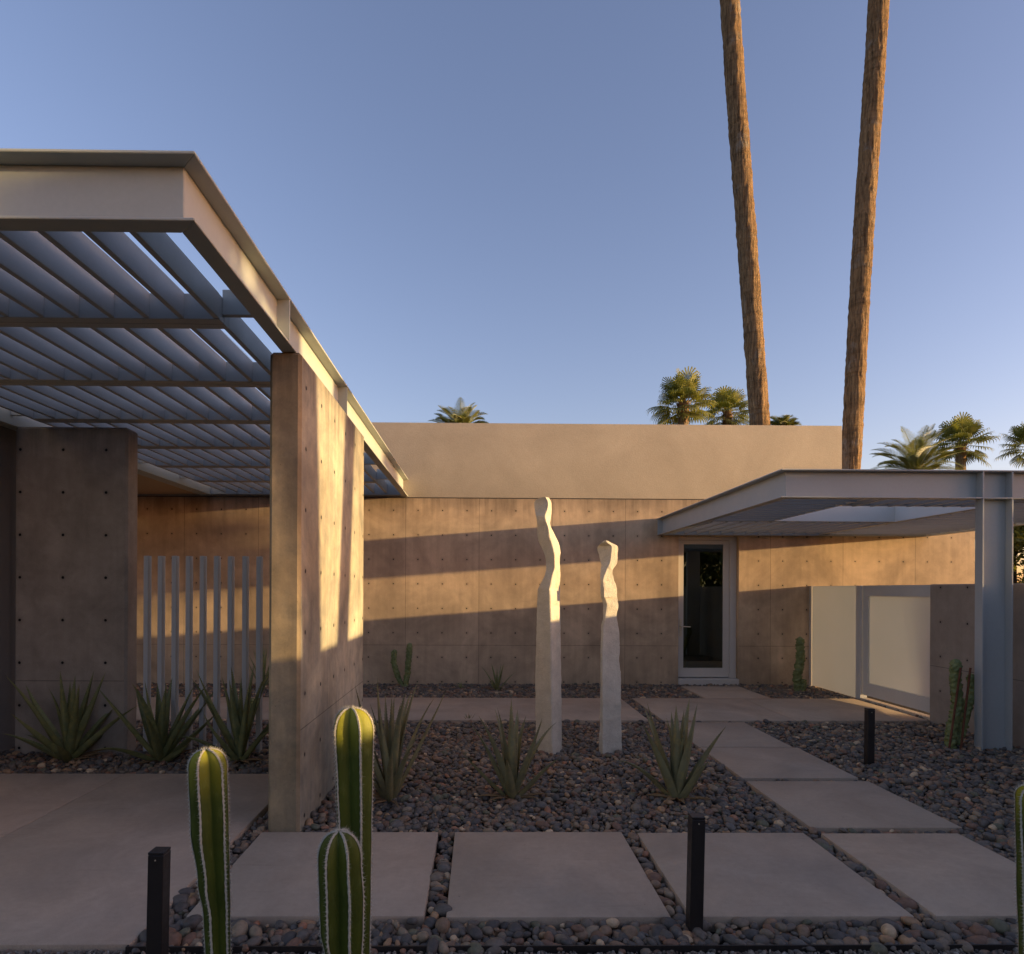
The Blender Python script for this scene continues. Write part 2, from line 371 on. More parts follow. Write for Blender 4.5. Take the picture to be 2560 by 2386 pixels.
for a, b_ in ((-7.5, onz(1626, 1800).x - .02), (2.19, 3.777), (3.783, 5.40)):
    tag(slab_obj('walkway', [(a, WY0), (b_, WY0), (b_, WY1), (a, WY1)]), kind='structure')
    EXC.append([(a, WY0), (b_, WY0), (b_, WY1), (a, WY1)])
SL = {
 'lower left': ([(654.4, 2079.6), (1095.9, 2079.6), (1059.6, 2291.5), (465.3, 2289.4)], 'concrete paver behind the two near column cacti, next to the driveway'),
 'b': ([(1137.1, 2079.2), (1555.8, 2079.6), (1676.2, 2292.3), (1114.6, 2293)], 'concrete paver in the front row between the cacti and the near black bollard'),
 'c': ([(1608.4, 2081.3), (2008.8, 2081.3), (2286.7, 2291), (1704, 2291)], 'concrete paver partly hidden by the near black bollard'),
 'd': ([(2047.9, 2082.8), (2436.5, 2082.8), (2745, 2289.5), (2345.1, 2289.5)], 'concrete paver at the right end of the front row, cut by the picture edge'),
 'e': ([(1866.5, 1952), (2168.8, 1953), (2411.1, 2069), (2025, 2069)], 'largest looking stepping paver just behind the front row'),
 'f': ([(1750.7, 1868.9), (1992, 1868.9), (2149.5, 1945), (1854.8, 1945)], 'middle stepping paver of the path to the walkway'),
 'g': ([(1665.8, 1806), (1862.4, 1806), (1979.3, 1866.9), (1742, 1866.9)], 'stepping paver touching the long walkway, behind the right aloe'),
 'h': ([(1708, 1716), (1856, 1716), (1921, 1747), (1762, 1747)], 'small paver in front of the glazed house door'),
}
for k, (q, lab) in SL.items():
    p = [onz(*c) for c in q]
    poly = [(v.x, v.y) for v in p]
    y0 = (poly[2][1] + poly[3][1]) / 2; y1 = (poly[0][1] + poly[1][1]) / 2
    xl = (poly[0][0] + poly[3][0]) / 2; xr = (poly[1][0] + poly[2][0]) / 2
    poly = [(xl, y1), (xr, y1), (xr, y0), (xl, y0)]
    tag(slab_obj('paving_slab', poly), lab, 'paving slab', 'square concrete pavers set in pebbles')
    EXC.append(poly)

# ------------------------------------------------------------------ house
WYL = 10.38
house = empty('house', (0, WYL, 0)); tag(house, 'flat roofed house with formed concrete wall, tan plaster parapet and one glazed door', 'house')
dX0, dX1 = at(1695.6, 1600, WYL).x, at(1846.5, 1600, WYL).x; dZ = at(1770, 1341, WYL).z
WR = at(2437, 1400, WYL).x; WT = 3.06
part('concrete_wall', M['wall'], house, [(-9, dX0, WYL, WYL + .2, -.08, WT), (dX1, WR, WYL, WYL + .2, -.08, WT), (dX0, dX1, WYL, WYL + .2, dZ, WT)])
PR = at(2104.6, 1150, WYL + .02).x; PT = at(1600, 1060.3, WYL).z
part('parapet', M['plaster'], house, [(-9, PR, WYL + .012, WYL + .25, WT + .014, PT), (PR - .22, PR, WYL + .25, 14.6, WT + .014, PT - .003)], bevel=0.012, smooth=True, sharp=40)
part('flashing', M['black'], house, [(-9.0, PR - .003, WYL + .02, WYL + .24, WT, WT + .014)])
part('roof', M['plaster'], house, [(-9, PR - .22, WYL + .25, 14.6, 3.5, 3.7)])
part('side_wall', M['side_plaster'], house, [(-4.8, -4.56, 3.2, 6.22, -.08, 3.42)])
part('soffit', M['soffit'], house, [(-9, -4.54, 6.22, WYL, 3.10, 3.4)])
part('door_sill', M['frame'], house, [(dX0 + .002, dX1 - .002, WYL - .03, WYL + .19, -.08, 0.07)], bevel=.004)
D0 = WYL + .12
fr = part('door_frame', M['frame'], house, [(dX1 - .11, dX1 - .003, D0 - .03, D0 + .06, .072, dZ - .003), (dX0 + .003, dX0 + .02, D0 - .03, D0 + .06, .072, dZ - .003), (dX0 + .02, dX1 - .11, D0 - .03, D0 + .06, dZ - .06, dZ - .003)], bevel=.004)
gx0, gx1 = at(1708.7, 1500, D0).x, at(1807.8, 1500, D0).x; gz0, gz1 = at(1760, 1670.5, D0).z, at(1760, 1361, D0).z
lx0, lx1, lz0, lz1 = dX0 + .022, dX1 - .113, .085, dZ - .064
door = part('door', M['frame'], house, [(lx0, gx0, D0, D0 + .045, lz0, lz1), (gx1, lx1, D0, D0 + .045, lz0, lz1), (gx0, gx1, D0, D0 + .045, lz0, gz0), (gx0, gx1, D0, D0 + .045, gz1, lz1)])
part('glass_pane', M['glass'], door, [(gx0 + .001, gx1 - .001, D0 + .018, D0 + .026, gz0 + .001, gz1 - .001)])
h = MB(); hz = at(1700, 1566, D0).z; hx = (lx0 + gx0) / 2 + .0
h.box(hx - .022, hx + .022, D0 - .008, D0 - .001, hz - .17, hz + .12)
h.tube([(hx, D0 - .004, hz), (hx, D0 - .06, hz)], .009, 8); h.tube([(hx - .008, D0 - .06, hz), (hx + .07, D0 - .065, hz - .003), (hx + .15, D0 - .06, hz - .008)], .009, 8)
h.build('door_handle', M['brass'], door, smooth=True, sharp=40)
part('room', M['room'], house, [(dX0 - 1.2, dX1 + 1.5, WYL + 3.2, WYL + 3.3, 0, 2.8), (dX0 - 1.3, dX0 - 1.2, WYL + .25, WYL + 3.2, 0, 2.8), (dX1 + 1.5, dX1 + 1.6, WYL + .25, WYL + 3.2, 0, 2.8), (dX0 - 1.3, dX1 + 1.6, WYL + .25, WYL + 3.3, 2.8, 2.9), (dX0 - 1.3, dX1 + 1.6, WYL + .25, WYL + 3.3, -.05, .0), (dX0 + .35, dX0 + .55, WYL + 1.2, WYL + 1.4, 0, 2.8)])

# ------------------------------------------------------------------ free standing concrete walls
def chamfer_wall(name, x0, x1, y0, y1, z0, z1, mat, c=.018):
    m = MB(); m.box(x0, x1, y0, y1, z0, z1)
    o = m.build(name, mat, bevel=c, smooth=False, seg=1); return o
PX1 = -1.163; PX0 = PX1 - .205; PY0, PY1 = 4.05, 6.25; PZ = 3.083
tag(chamfer_wall('concrete_wall', PX0, PX1, PY0, PY1, -.08, PZ, M['pier'], .02), 'tall narrow concrete fin wall carrying the big louvred canopy, sunlit on its side', 'concrete wall')
tag(chamfer_wall('concrete_wall', -4.44, -3.375, 6.0, 6.2, -.08, 3.085, M['panel'], .02), 'dark shaded concrete wall panel behind the left aloes beside the fence', 'concrete wall')

# fence
ft = empty('metal_fence', (-2.7, 6.0, 0)); tag(ft, 'row of nine upright grey metal posts between two concrete walls', 'fence')
for xl in (359, 394, 429, 464, 499, 534, 569, 605.5, 640.6):
    a = at(xl, 1391.8, 6.0); part('post', M['fence'], ft, [(a.x, a.x + .043, 6.0, 6.066, -.08, 1.858 + random.uniform(-.002, .002))], bevel=.003)

# ------------------------------------------------------------------ left canopy
CZ0, CZ1 = PZ + .002, PZ + .295; FW, FT = .095, .0135
X0, Y0, XE, YE = -1.2, 2.62, -4.52, WYL + .005
can = empty('louvred_canopy', (X0, PY0, PZ)); tag(can, 'large pale steel louvred canopy resting on the concrete fin wall', 'canopy')
def chan(parent, name, flpoly, wbpoly, z0, z1, mat):
    m = MB(); m.prism(flpoly, z0, z0 + FT); m.prism(flpoly, z1 - FT, z1); m.prism(wbpoly, z0 + FT, z1 - FT)
    return m.build(name, mat, parent, bevel=.003, seg=1)
chan(can, 'front_beam', [(XE, Y0), (X0, Y0), (X0 - FW, Y0 + FW), (XE, Y0 + FW)], [(XE, Y0 + FW - .012), (X0 - FW + .012, Y0 + FW - .012), (X0 - FW, Y0 + FW), (XE, Y0 + FW)], CZ0, CZ1, M['steel'])
sb = chan(can, 'side_beam', [(X0, Y0), (X0, YE), (X0 - FW, YE), (X0 - FW, Y0 + FW)], [(X0 - FW + .012, Y0 + FW - .012), (X0 - FW + .012, YE), (X0 - FW, YE), (X0 - FW, Y0 + FW)], CZ0, CZ1, M['steel'])
for yy in (3.93, 5.62):
    part('stiffener_plate', M['steel'], can, [(X0 - FW + .012, X0 - .003, yy, yy + .013, CZ0 + FT, CZ1 - FT)])
part('wall_beam', M['steel'], can, [(-4.44, -4.425, 2.72, YE, CZ0, CZ1), (-4.62, -4.44, 2.72, YE, CZ0, CZ0 + FT), (-4.62, -4.44, 2.72, YE, CZ1 - FT, CZ1)])
part('ledger', M['steel2'], can, [(-4.42, X0 - FW - .003, WYL - .09, WYL - .002, CZ0 + .012, CZ1 - .03)])
LZ = 1.55 + 1.58; LH = .15; FINX0 = -1.535; SPF = .2032; NF = 14
bars = [3.815 + 1.102 * k for k in range(6)]
xe = FINX0 - SPF * (NF - 1) - .03
starts = [Y0 + FW + .004] + bars
for i, s_ in enumerate(starts):
    e_ = (bars[i] - .14) if i < len(bars) else WYL - .095
    m = MB()
    for k in range(NF):
        x = FINX0 - SPF * k; m.box(x - .034, x, s_ + .001, e_ - .001, LZ, LZ + LH)
    m.build('louvre_panel', M['steel2'], can, bevel=.003, seg=1)
for b_ in bars:
    m = MB(); m.box(xe, FINX0, b_ - .14, b_ - .072, LZ - .004, LZ + LH - .004); m.box(xe, FINX0, b_ - .068, b_, LZ - .004, LZ + LH - .004)
    m.box(FINX0 + .001, X0 - FW - .002, b_ - .10, b_ - .06, LZ + .04, LZ + LH + .04); m.box(-4.424, xe - .001, b_ - .10, b_ - .06, LZ + .04, LZ + LH + .02)
    m.build('crossbar', M['steel2'], can, bevel=.002, seg=1)

# ------------------------------------------------------------------ right pergola
per = empty('steel_pergola', (5.0, 6.1, 0)); tag(per, 'low grey steel pergola with louvres and one wide post in front of the house door', 'pergola')
GZ0, GZ1 = at(1647.5, 1338.7, WYL).z, at(1646, 1296.4, WYL).z
GX0, GX1 = at(1646, 1320, WYL).x - .02, at(2319, 1340, WYL).x
GY0 = 6.09
S2 = M['steel2']
chan(per, 'front_beam', [(GX0, GY0), (GX1, GY0), (GX1 - FW, GY0 + FW), (GX0 + FW, GY0 + FW)], [(GX0 + FW - .012, GY0 + FW - .012), (GX1 - FW + .012, GY0 + FW - .012), (GX1 - FW, GY0 + FW), (GX0 + FW, GY0 + FW)], GZ0, GZ1, S2)
chan(per, 'side_beam', [(GX0, GY0), (GX0 + FW, GY0 + FW), (GX0 + FW, WYL - .002), (GX0, WYL - .002)], [(GX0 + FW - .012, GY0 + FW - .012), (GX0 + FW, GY0 + FW), (GX0 + FW, WYL - .002), (GX0 + FW - .012, WYL - .002)], GZ0, GZ1, S2)
chan(per, 'side_beam', [(GX1, GY0), (GX1 - FW, GY0 + FW), (GX1 - FW, WYL - .002), (GX1, WYL - .002)], [(GX1 - FW + .012, GY0 + FW - .012), (GX1 - FW, GY0 + FW), (GX1 - FW, WYL - .002), (GX1 - FW + .012, WYL - .002)], GZ0, GZ1, S2)
part('wall_beam', S2, per, [(GX0 + FW + .002, GX1 - FW - .002, WYL - .10, WYL - .002, GZ0 + .002, GZ1 - .03)])
px0 = at(2459.5, 1500, GY0).x; px1 = at(2533, 1500, GY0).x
part('post', S2, per, [(px0 - .012, px0, GY0 + .001, GY0 + FW - .014, -.08, GZ0 - .001), (px1 - .012, px1, GY0 + .001, GY0 + FW - .014, -.08, GZ0 - .001), (px0 - .012, px1, GY0 + FW - .0135, GY0 + FW + .002, -.08, GZ0 - .001)])
part('stiffener_plate', S2, per, [(px0 - .012, px0, GY0 + .001, GY0 + FW - .013, GZ0 + FT + .001, GZ1 - FT - .001)])
part('stiffener_plate', S2, per, [(px1 - .012, px1, GY0 + .001, GY0 + FW - .013, GZ0 + FT + .001, GZ1 - FT - .001)])
part('stiffener_plate', S2, per, [(GX0 + .004, GX0 + FW - .013, WYL - .02, WYL - .008, GZ0 + FT + .001, GZ1 - FT - .001)])
AX, DXX, BY, CYY = 4.0, 5.70, 6.88, 8.5; GI0, GI1 = GX0 + FW + .002, GX1 - FW - .002; GJ0, GJ1 = GY0 + FW + .002, WYL - .102
z0, z1 = GZ0 + .03, GZ1 - .01
part('crossbar', S2, per, [(AX - .04, AX, GJ0, CYY - .002, z0, z1)])
part('crossbar', S2, per, [(DXX, DXX + .04, GJ0, GJ1, z0, z1)])
part('crossbar', S2, per, [(AX + .001, DXX - .001, BY, BY + .04, z0 + .002, z1 - .12)])
part('crossbar', S2, per, [(GI0, DXX - .001, CYY, CYY + .04, z0 + .002, z1 - .002)])
M['white'] = mat_plain('white_curb', (0.60, 0.60, 0.59), 0.6, 0.03, 2, 60, 0.05, 0.3, 0.002)
part('opening_curb', M['white'], per, [(AX + .002, DXX - .002, CYY - .03, CYY - .003, z0 + .004, z1 + .03), (DXX - .03, DXX - .003, BY + .044, CYY - .032, z0 + .004, z1 + .03)])
def fins(name, x0, x1, y0, y1, axis, sp):
    m = MB(); a, b_ = (y0, y1) if axis == 'X' else (x0, x1); t = a + sp * .6
    while t < b_ - .03:
        if axis == 'X': m.box(x0, x1, t, t + .030, z0 - .01, z0 + .12)
        else: m.box(t, t + .030, y0, y1, z0 - .01, z0 + .14)
        t += sp
    m.build(name, S2, per)
fins('louvre_panel', GI0 + .001, AX - .042, GJ0, CYY - .01, 'X', .2032)
fins('louvre_panel', AX + .002, DXX - .002, GJ0, BY - .001, 'Y', .2032)
fins('louvre_panel', GI0, DXX - .002, CYY + .041, GJ1, 'Y', .2032)
fins('louvre_panel', DXX + .042, GI1, GJ0, GJ1, 'X', .2032)

# ------------------------------------------------------------------ court wall, glass screen, gate
CWX = 5.42; CWT = 1.635
m = MB(); m.box(CWX, CWX + .2, 1.4, 7.46, -.08, CWT)
tag(m.build('concrete_wall', M['court'], bevel=.012, seg=1), 'low courtyard concrete wall running behind the steel pergola post', 'concrete wall')
m = MB(); m.box(CWX, CWX + .2, -6, 1.395, -.08, 1.555)
tag(m.build('concrete_wall', M['court'], bevel=.012, seg=1), 'lower front length of courtyard wall to the right of the camera', 'concrete wall')
gate = empty('gate', (5.5, 8.2, 0)); tag(gate, 'wide grey framed gate with frosted glass at the end of the walkway', 'gate')
GX = 5.52; gy0, gy1 = 7.47, 8.93; gt = 1.63
part('gate_frame', M['fence'], gate, [(GX, GX + .05, gy0, gy1, gt - .15, gt), (GX, GX + .05, gy0, gy1, .06, .24), (GX, GX + .05, gy1 - .12, gy1, .24, gt - .15), (GX, GX + .05, gy0, gy0 + .05, .24, gt - .15)])
part('glass_pane', M['frost'], gate, [(GX + .02, GX + .03, gy0 + .051, gy1 - .121, .241, gt - .151)])
part('threshold', M['brass'], gate, [(GX - .03, GX + .07, gy0, gy1, -.08, .012)])
scr = empty('glass_screen', (5.5, 9.6, 0)); tag(scr, 'fixed frosted glass screen between the house wall and the gate', 'glass screen')
part('post', M['fence'], scr, [(GX - .03, GX + .07, 8.94, 9.05, -.08, gt)], bevel=.003)
part('glass_pane', M['frost'], scr, [(GX + .01, GX + .02, 9.052, WYL - .065, -.02, gt - .002)])
part('channel', M['frame'], scr, [(GX - .01, GX + .05, WYL - .06, WYL - .004, -.08, gt)])

# ------------------------------------------------------------------ steel edging, bollards
m = MB(); m.box(DX - .0, 6, DY0 - .020, DY0 - .013, -.08, -.001); m.box(DX - .007, DX - .0005, DY0 - .020, DY0 - .002, -.08, -.001)
tag(m.build('steel_edging', M['black']), 'thin black steel edging strip holding back the pebbles at the front', 'edging')
def bollard(cx, cy, zt, label, tilt=0.012):
    e = empty('bollard_light', (cx, cy, 0)); tag(e, label, 'bollard light', 'black square garden bollards')
    w_ = .0308
    p = part('post', M['black'], e, [(cx - w_, cx + w_, cy - w_, cy + w_, -.09, zt - .012)], bevel=.002, seg=1)
    part('cap', M['black'], e, [(cx - w_, cx + w_, cy - w_, cy + w_, zt - .010, zt)], bevel=.0015, seg=1)
    s_ = MB(); s_.tube([(cx, cy - w_ - .0005, zt - .03), (cx, cy - w_ - .003, zt - .03)], .0028, 8); s_.build('screw', M['brass'], e)
    e.rotation_euler = (0, tilt, 0)
p = at(364.4, 2128.9, 2.49); bollard(p.x + .031, 2.52, .5, 'black square bollard light beside the driveway, left of the near cacti', .016)
p = onz(1732 + 12, 2339, -.03); bollard(p.x + .0, 2.89, .505, 'black square bollard light standing in front of the pavers near the middle', .018)
p = onz(2178, 1913, -.02); bollard(p.x, p.y + .03, .485, 'black square bollard light far right in the pebbles by the stepping pavers', .006)

# ------------------------------------------------------------------ stone sculptures
def cr(p, t):
    i = min(int(t), len(p) - 2); f = t - i
    a = p[max(i - 1, 0)]; b_ = p[i]; c = p[i + 1]; d = p[min(i + 2, len(p) - 1)]
    return [0.5 * ((2 * y) + (z - x) * f + (2 * x - 5 * y + 4 * z - w_) * f * f + (3 * y - x - 3 * z + w_) * f ** 3) for x, y, z, w_ in zip(a, b_, c, d)]
def sculpture(rows, Y, kl, kr, label, block=None, depth=None, rough=.002, seed=1, X0=1300., Y0_=1220., s=3.7067):
    vs = []; fs = []; n = 0; ring = None; rowsT = [(X0 + a / s, X0 + b_ / s, X0 + c / s, Y0_ + y / s) for y, a, b_, c in rows]
    ts = []
    for i in range(len(rowsT) - 1):
        k = max(1, int((rowsT[i + 1][3] - rowsT[i][3]) / 4))
        ts += [i + j / k for j in range(k)]
    ts.append(len(rowsT) - 1)
    NC = 8
    for t in ts:
        xl, xc, xr, y = cr(rowsT, t)
        L = at(xl, y, Y); F = at(xc, y, Y); Rr = at(xr, y, Y)
        a = F.x - L.x; b_ = Rr.x - F.x; yF = Y - .02
        pl = [Vector((L.x, yF + kl * a)), Vector((F.x, yF)), Vector((Rr.x, yF + kr * b_))]
        pb = pl[0] + pl[2] - pl[1] if depth is None else Vector(((L.x + Rr.x) / 2, yF + depth))
        pl.append(pb)
        pts = []
        for i in range(4):
            p0, p1 = pl[i], pl[(i + 1) % 4]
            for j in range(NC):
                f = .05 + .9 * j / (NC - 1); pts.append(p0.lerp(p1, f))
        ring = len(pts)
        for q in pts:
            v = Vector((q.x, q.y, F.z)); c_ = Vector((sum(p_.x for p_ in pl) / 4, sum(p_.y for p_ in pl) / 4, F.z))
            d = (v - c_).normalized()
            v += d * (rough * noise.noise(v * 14 + Vector((seed, 0, 0))) * 2 + rough * noise.noise(v * 45))
            if y > 1680 and seed == 2: v += d * .012 * abs(noise.noise(Vector((v.x * 9, v.y * 9, v.z * 4)))) 
            vs.append(v)
        n += 1
    for i in range(n - 1):
        for j in range(ring):
            k = (j + 1) % ring; fs.append((i * ring + j, (i + 1) * ring + j, (i + 1) * ring + k, i * ring + k))
    top = sum((Vector(v) for v in vs[:ring]), Vector()) / ring + Vector((0, 0, .004)); vs.append(top)
    for j in range(ring): fs.append((j, (j + 1) % ring, len(vs) - 1))
    m = MB(); m.add(vs, fs)
    if block:
        bx0, bx1, by0, by1 = block
        a = at(X0 + bx0 / s, Y0_ + by1 / s, Y - .03); c = at(X0 + bx1 / s, Y0_ + by0 / s, Y - .03)
        q = [Vector((a.x, Y - .048 + .2 * 0, 0)), Vector((c.x, Y - .048 + kr * (c.x - a.x), 0))]; nr = Vector((kr, -1, 0)).normalized() * .004
        m.prism([(q[0] + nr)[:2], (q[1] + nr)[:2], (q[1].x, q[1].y + .08), (q[0].x, q[0].y + .08)], a.z, c.z)
    o = m.build('stone_sculpture', M['stone'], smooth=True, sharp=28)
    bm = bmesh.new(); bm.from_mesh(o.data); bmesh.ops.recalc_face_normals(bm, faces=bm.faces); bm.to_mesh(o.data); bm.free(); o.data.set_sharp_from_angle(angle=R(28))
    tag(o, label, 'sculpture', 'carved pale stone sculptures'); return o
rowsA = [(87, 190, 232, 272), (105, 148, 243, 285), (140, 137, 256, 299), (200, 141, 250, 302), (260, 150, 230, 297), (320, 160, 240, 286), (355, 163, 254, 291), (400, 163, 264, 313), (450, 168, 271, 345), (500, 180, 287, 371), (540, 200, 300, 383),
         (600, 225, 313, 385), (640, 236, 318, 377), (700, 243, 320, 378), (750, 244, 318, 384), (800, 233, 302, 389), (850, 212, 291, 390), (900, 186, 284, 391), (935, 168, 272, 391), (1000, 162, 277, 390), (1270, 158, 284, 396), (1600, 150, 289, 399), (1853, 147, 292, 403),
         (2200, 150, 296, 406), (2500, 155, 299, 409)]
sculpture(rowsA, 5.95, .85, 1.25, 'taller pale stone sculpture, square shaft twisting at the top', seed=1)
rowsB = [(489, 782, 790, 802), (510, 757, 800, 850), (535, 741, 838, 905), (565, 736, 842, 918), (600, 745, 840, 913), (650, 755, 837, 910), (690, 762, 828, 906), (720, 761, 815, 893), (752, 755, 800, 866), (785, 750, 788, 862), (820, 748, 776, 872), (860, 747, 767, 886), (905, 747, 770, 905),
         (1010, 748, 776, 911), (1040, 760, 790, 914), (1090, 774, 804, 923), (1112, 773, 801, 922), (1142, 769, 797, 910), (1185, 771, 790, 907), (1225, 768, 784, 912), (1265, 755, 774, 920), (1350, 750, 768, 935), (1500, 747, 764, 943), (1600, 746, 762, 936), (1700, 746, 762, 946), (1853, 745, 763, 950), (2200, 742, 764, 955), (2500, 734, 766, 957)]
sculpture(rowsB, 5.98, 1.4, .38, 'shorter pale stone sculpture with a carved square block near its middle', block=(775, 878, 922, 1016), depth=.2, rough=.003, seed=2)

# ------------------------------------------------------------------ aloes
def leaf(m, base, az, el, L, W, curl, twist=0., teeth=True, rnd=random, thick=.16, nseg=12):
    p = Vector(base); d_az = az; e = el; pts = []
    for i in range(nseg + 1):
        t = i / nseg; pts.append((p.copy(), e, d_az))
        e2 = e - curl * (t ** 1.3) / nseg * 1.6; st = L / nseg
        p = p + Vector((math.cos(d_az) * math.cos(e), math.sin(d_az) * math.cos(e), math.sin(e))) * st
        e = e2; d_az += twist / nseg
    k0 = len(m.v); rows = []
    for i, (q, e, a) in enumerate(pts):
        t = i / nseg; wd = W * (0.82 + .5 * t - 1.2 * t * t) if t < .35 else W * (0.82 + .5 * .35 - 1.2 * .1225) * (1 - ((t - .35) / .65) ** 1.15) + .0012
        wd = max(wd, .0015); side = Vector((-math.sin(a), math.cos(a), 0)); dirv = Vector((math.cos(a) * math.cos(e), math.sin(a) * math.cos(e), math.sin(e)))
        up = dirv.cross(side) * -1; up = side.cross(dirv) * -1 if up.z < 0 else up
        th = wd * thick * 2
        cs = [(-1, .42), (-.55, .05), (0, -.12), (.55, .05), (1, .42), (.5, -.42), (0, -.62), (-.5, -.42)]
        rows.append([q + side * (c[0] * wd / 2) + up * (c[1] * wd * .5) for c in cs])
    vs = [v for r_ in rows for v in r_]; fs = []
    for i in range(nseg):
        for j in range(8):
            k = (j + 1) % 8; fs.append((i * 8 + j, i * 8 + k, (i + 1) * 8 + k, (i + 1) * 8 + j))
    fs.append(tuple(range(8))[::-1]); fs.append(tuple(range(nseg * 8, nseg * 8 + 8)))
    m.add(vs, fs)
    if teeth:
        for sgn in (0, 4):
            nt = int(L / .022)
            for k in range(2, nt - 2):
                f = k / nt * nseg; i = int(f); f -= i
                if i >= nseg: break
                a_ = rows[i][sgn].lerp(rows[i + 1][sgn], f); b_ = rows[i][sgn].lerp(rows[i + 1][sgn], min(1, f + .16))
                o_ = (rows[i][sgn] - rows[i][2]).normalized() * .006
                n_ = (b_ - a_).cross(o_); n_ = n_.normalized() * .0008 if n_.length > 0 else Vector()
                tp = (a_ + b_) / 2 + o_ + (b_ - a_) * .3
                m.add([a_ - n_, b_ - n_, tp, a_ + n_, b_ + n_], [(0, 1, 2), (4, 3, 2), (0, 3, 4, 1)])
def aloe(x, y, hgt, spread, n, W, label, seed, mat='aloe', upright=0.5, el0=24, group='spiky aloes in the pebble beds', name='aloe_plant', cat='aloe plant', dead=6):
    rd = random.Random(seed); e = empty(name, (x, y, 0)); tag(e, label, cat, group)
    m = MB(); ga = rd.uniform(0, 6)
    for i in range(n):
        t = i / (n - 1); az = ga + i * 2.39996 + rd.uniform(-.25, .25)
        el = R(el0 + (86 - el0) * t ** (1 - upright * .45)) + rd.uniform(-.08, .08)
        L = hgt * (0.72 + .30 * math.sin(math.pi * min(1, t * .8 + .15))) * rd.uniform(.82, 1.05)
        r0 = .05 * (1 - t) * spread; zb = -.03 + .10 * t * hgt
        leaf(m, (x + math.cos(az) * r0, y + math.sin(az) * r0, zb), az, el, L * (1 if t > .2 else .8), W * rd.uniform(.68, .98), rd.uniform(-.35, 1.0) * (1 - t * .6) + (.35 if t < .3 else 0) * rd.choice((1, -1)), rd.uniform(-.25, .25))
    m.build('leaves', M[mat], e, smooth=True, sharp=50)
    if dead:
        m = MB()
        for i in range(dead):
            az = rd.uniform(0, 6.28); leaf(m, (x + .03 * math.cos(az), y + .03 * math.sin(az), -.02), az, R(12), hgt * rd.uniform(.25, .4), W * .5, .6, 0, False)
        m.build('dead_leaves', M['dead'], e, smooth=True)
    return e
def gp(px, py, z=-.03): return onz(px, py, z)
p = gp(173, 1902); aloe(p.x, p.y, .86, 1.0, 19, .115, 'broad green aloe in front of the dark concrete panel, leftmost plant', 11, upright=.35, dead=6)
p = gp(402, 1903); aloe(p.x, p.y, .80, 1.0, 18, .112, 'green aloe at the left end of the post fence, behind the left column cactus', 23, upright=.45)
p = gp(600, 1903); aloe(p.x, p.y, .86, .9, 16, .10, 'green aloe in front of the post fence beside the concrete fin wall', 35, upright=.8, el0=36)
p = gp(975, 2000); aloe(p.x, p.y, .86, .9, 26, .078, 'tall dense aloe with many upright leaves right behind the tallest column cactus', 41, 'aloe_red', upright=1.15, el0=46)
p = gp(1281, 1994); aloe(p.x, p.y, .72, .9, 17, .088, 'greyish aloe in the pebbles left of the taller sculpture base', 58, 'aloe_red', upright=.8, el0=44)
p = gp(1693, 1996); aloe(p.x, p.y, .70, .9, 15, .115, 'broad leaved aloe beside the stepping pavers right of the sculptures', 64, 'aloe_red', upright=.8, el0=46)
p = gp(1243, 1727); aloe(p.x, p.y - .02, .50, .7, 10, .045, 'small aloe against the house wall left of the taller sculpture', 71, upright=.9, dead=2)
p = gp(628, 1735); aloe(p.x, 9.9, .72, .6, 12, .05, 'slim upright aloe by the house wall seen through the post fence', 77, upright=1.3, dead=2)
p = gp(1152, 1722); aloe(p.x, p.y, .12, .6, 12, .018, 'tiny green tuft plant against the house wall', 79, upright=.6, dead=0)
p = gp(1172, 1802); aloe(p.x, p.y, .10, .8, 12, .012, 'tiny dry grassy tuft at the edge of the pebbles by the walkway', 83, 'aloe_red', upright=.6, dead=0)

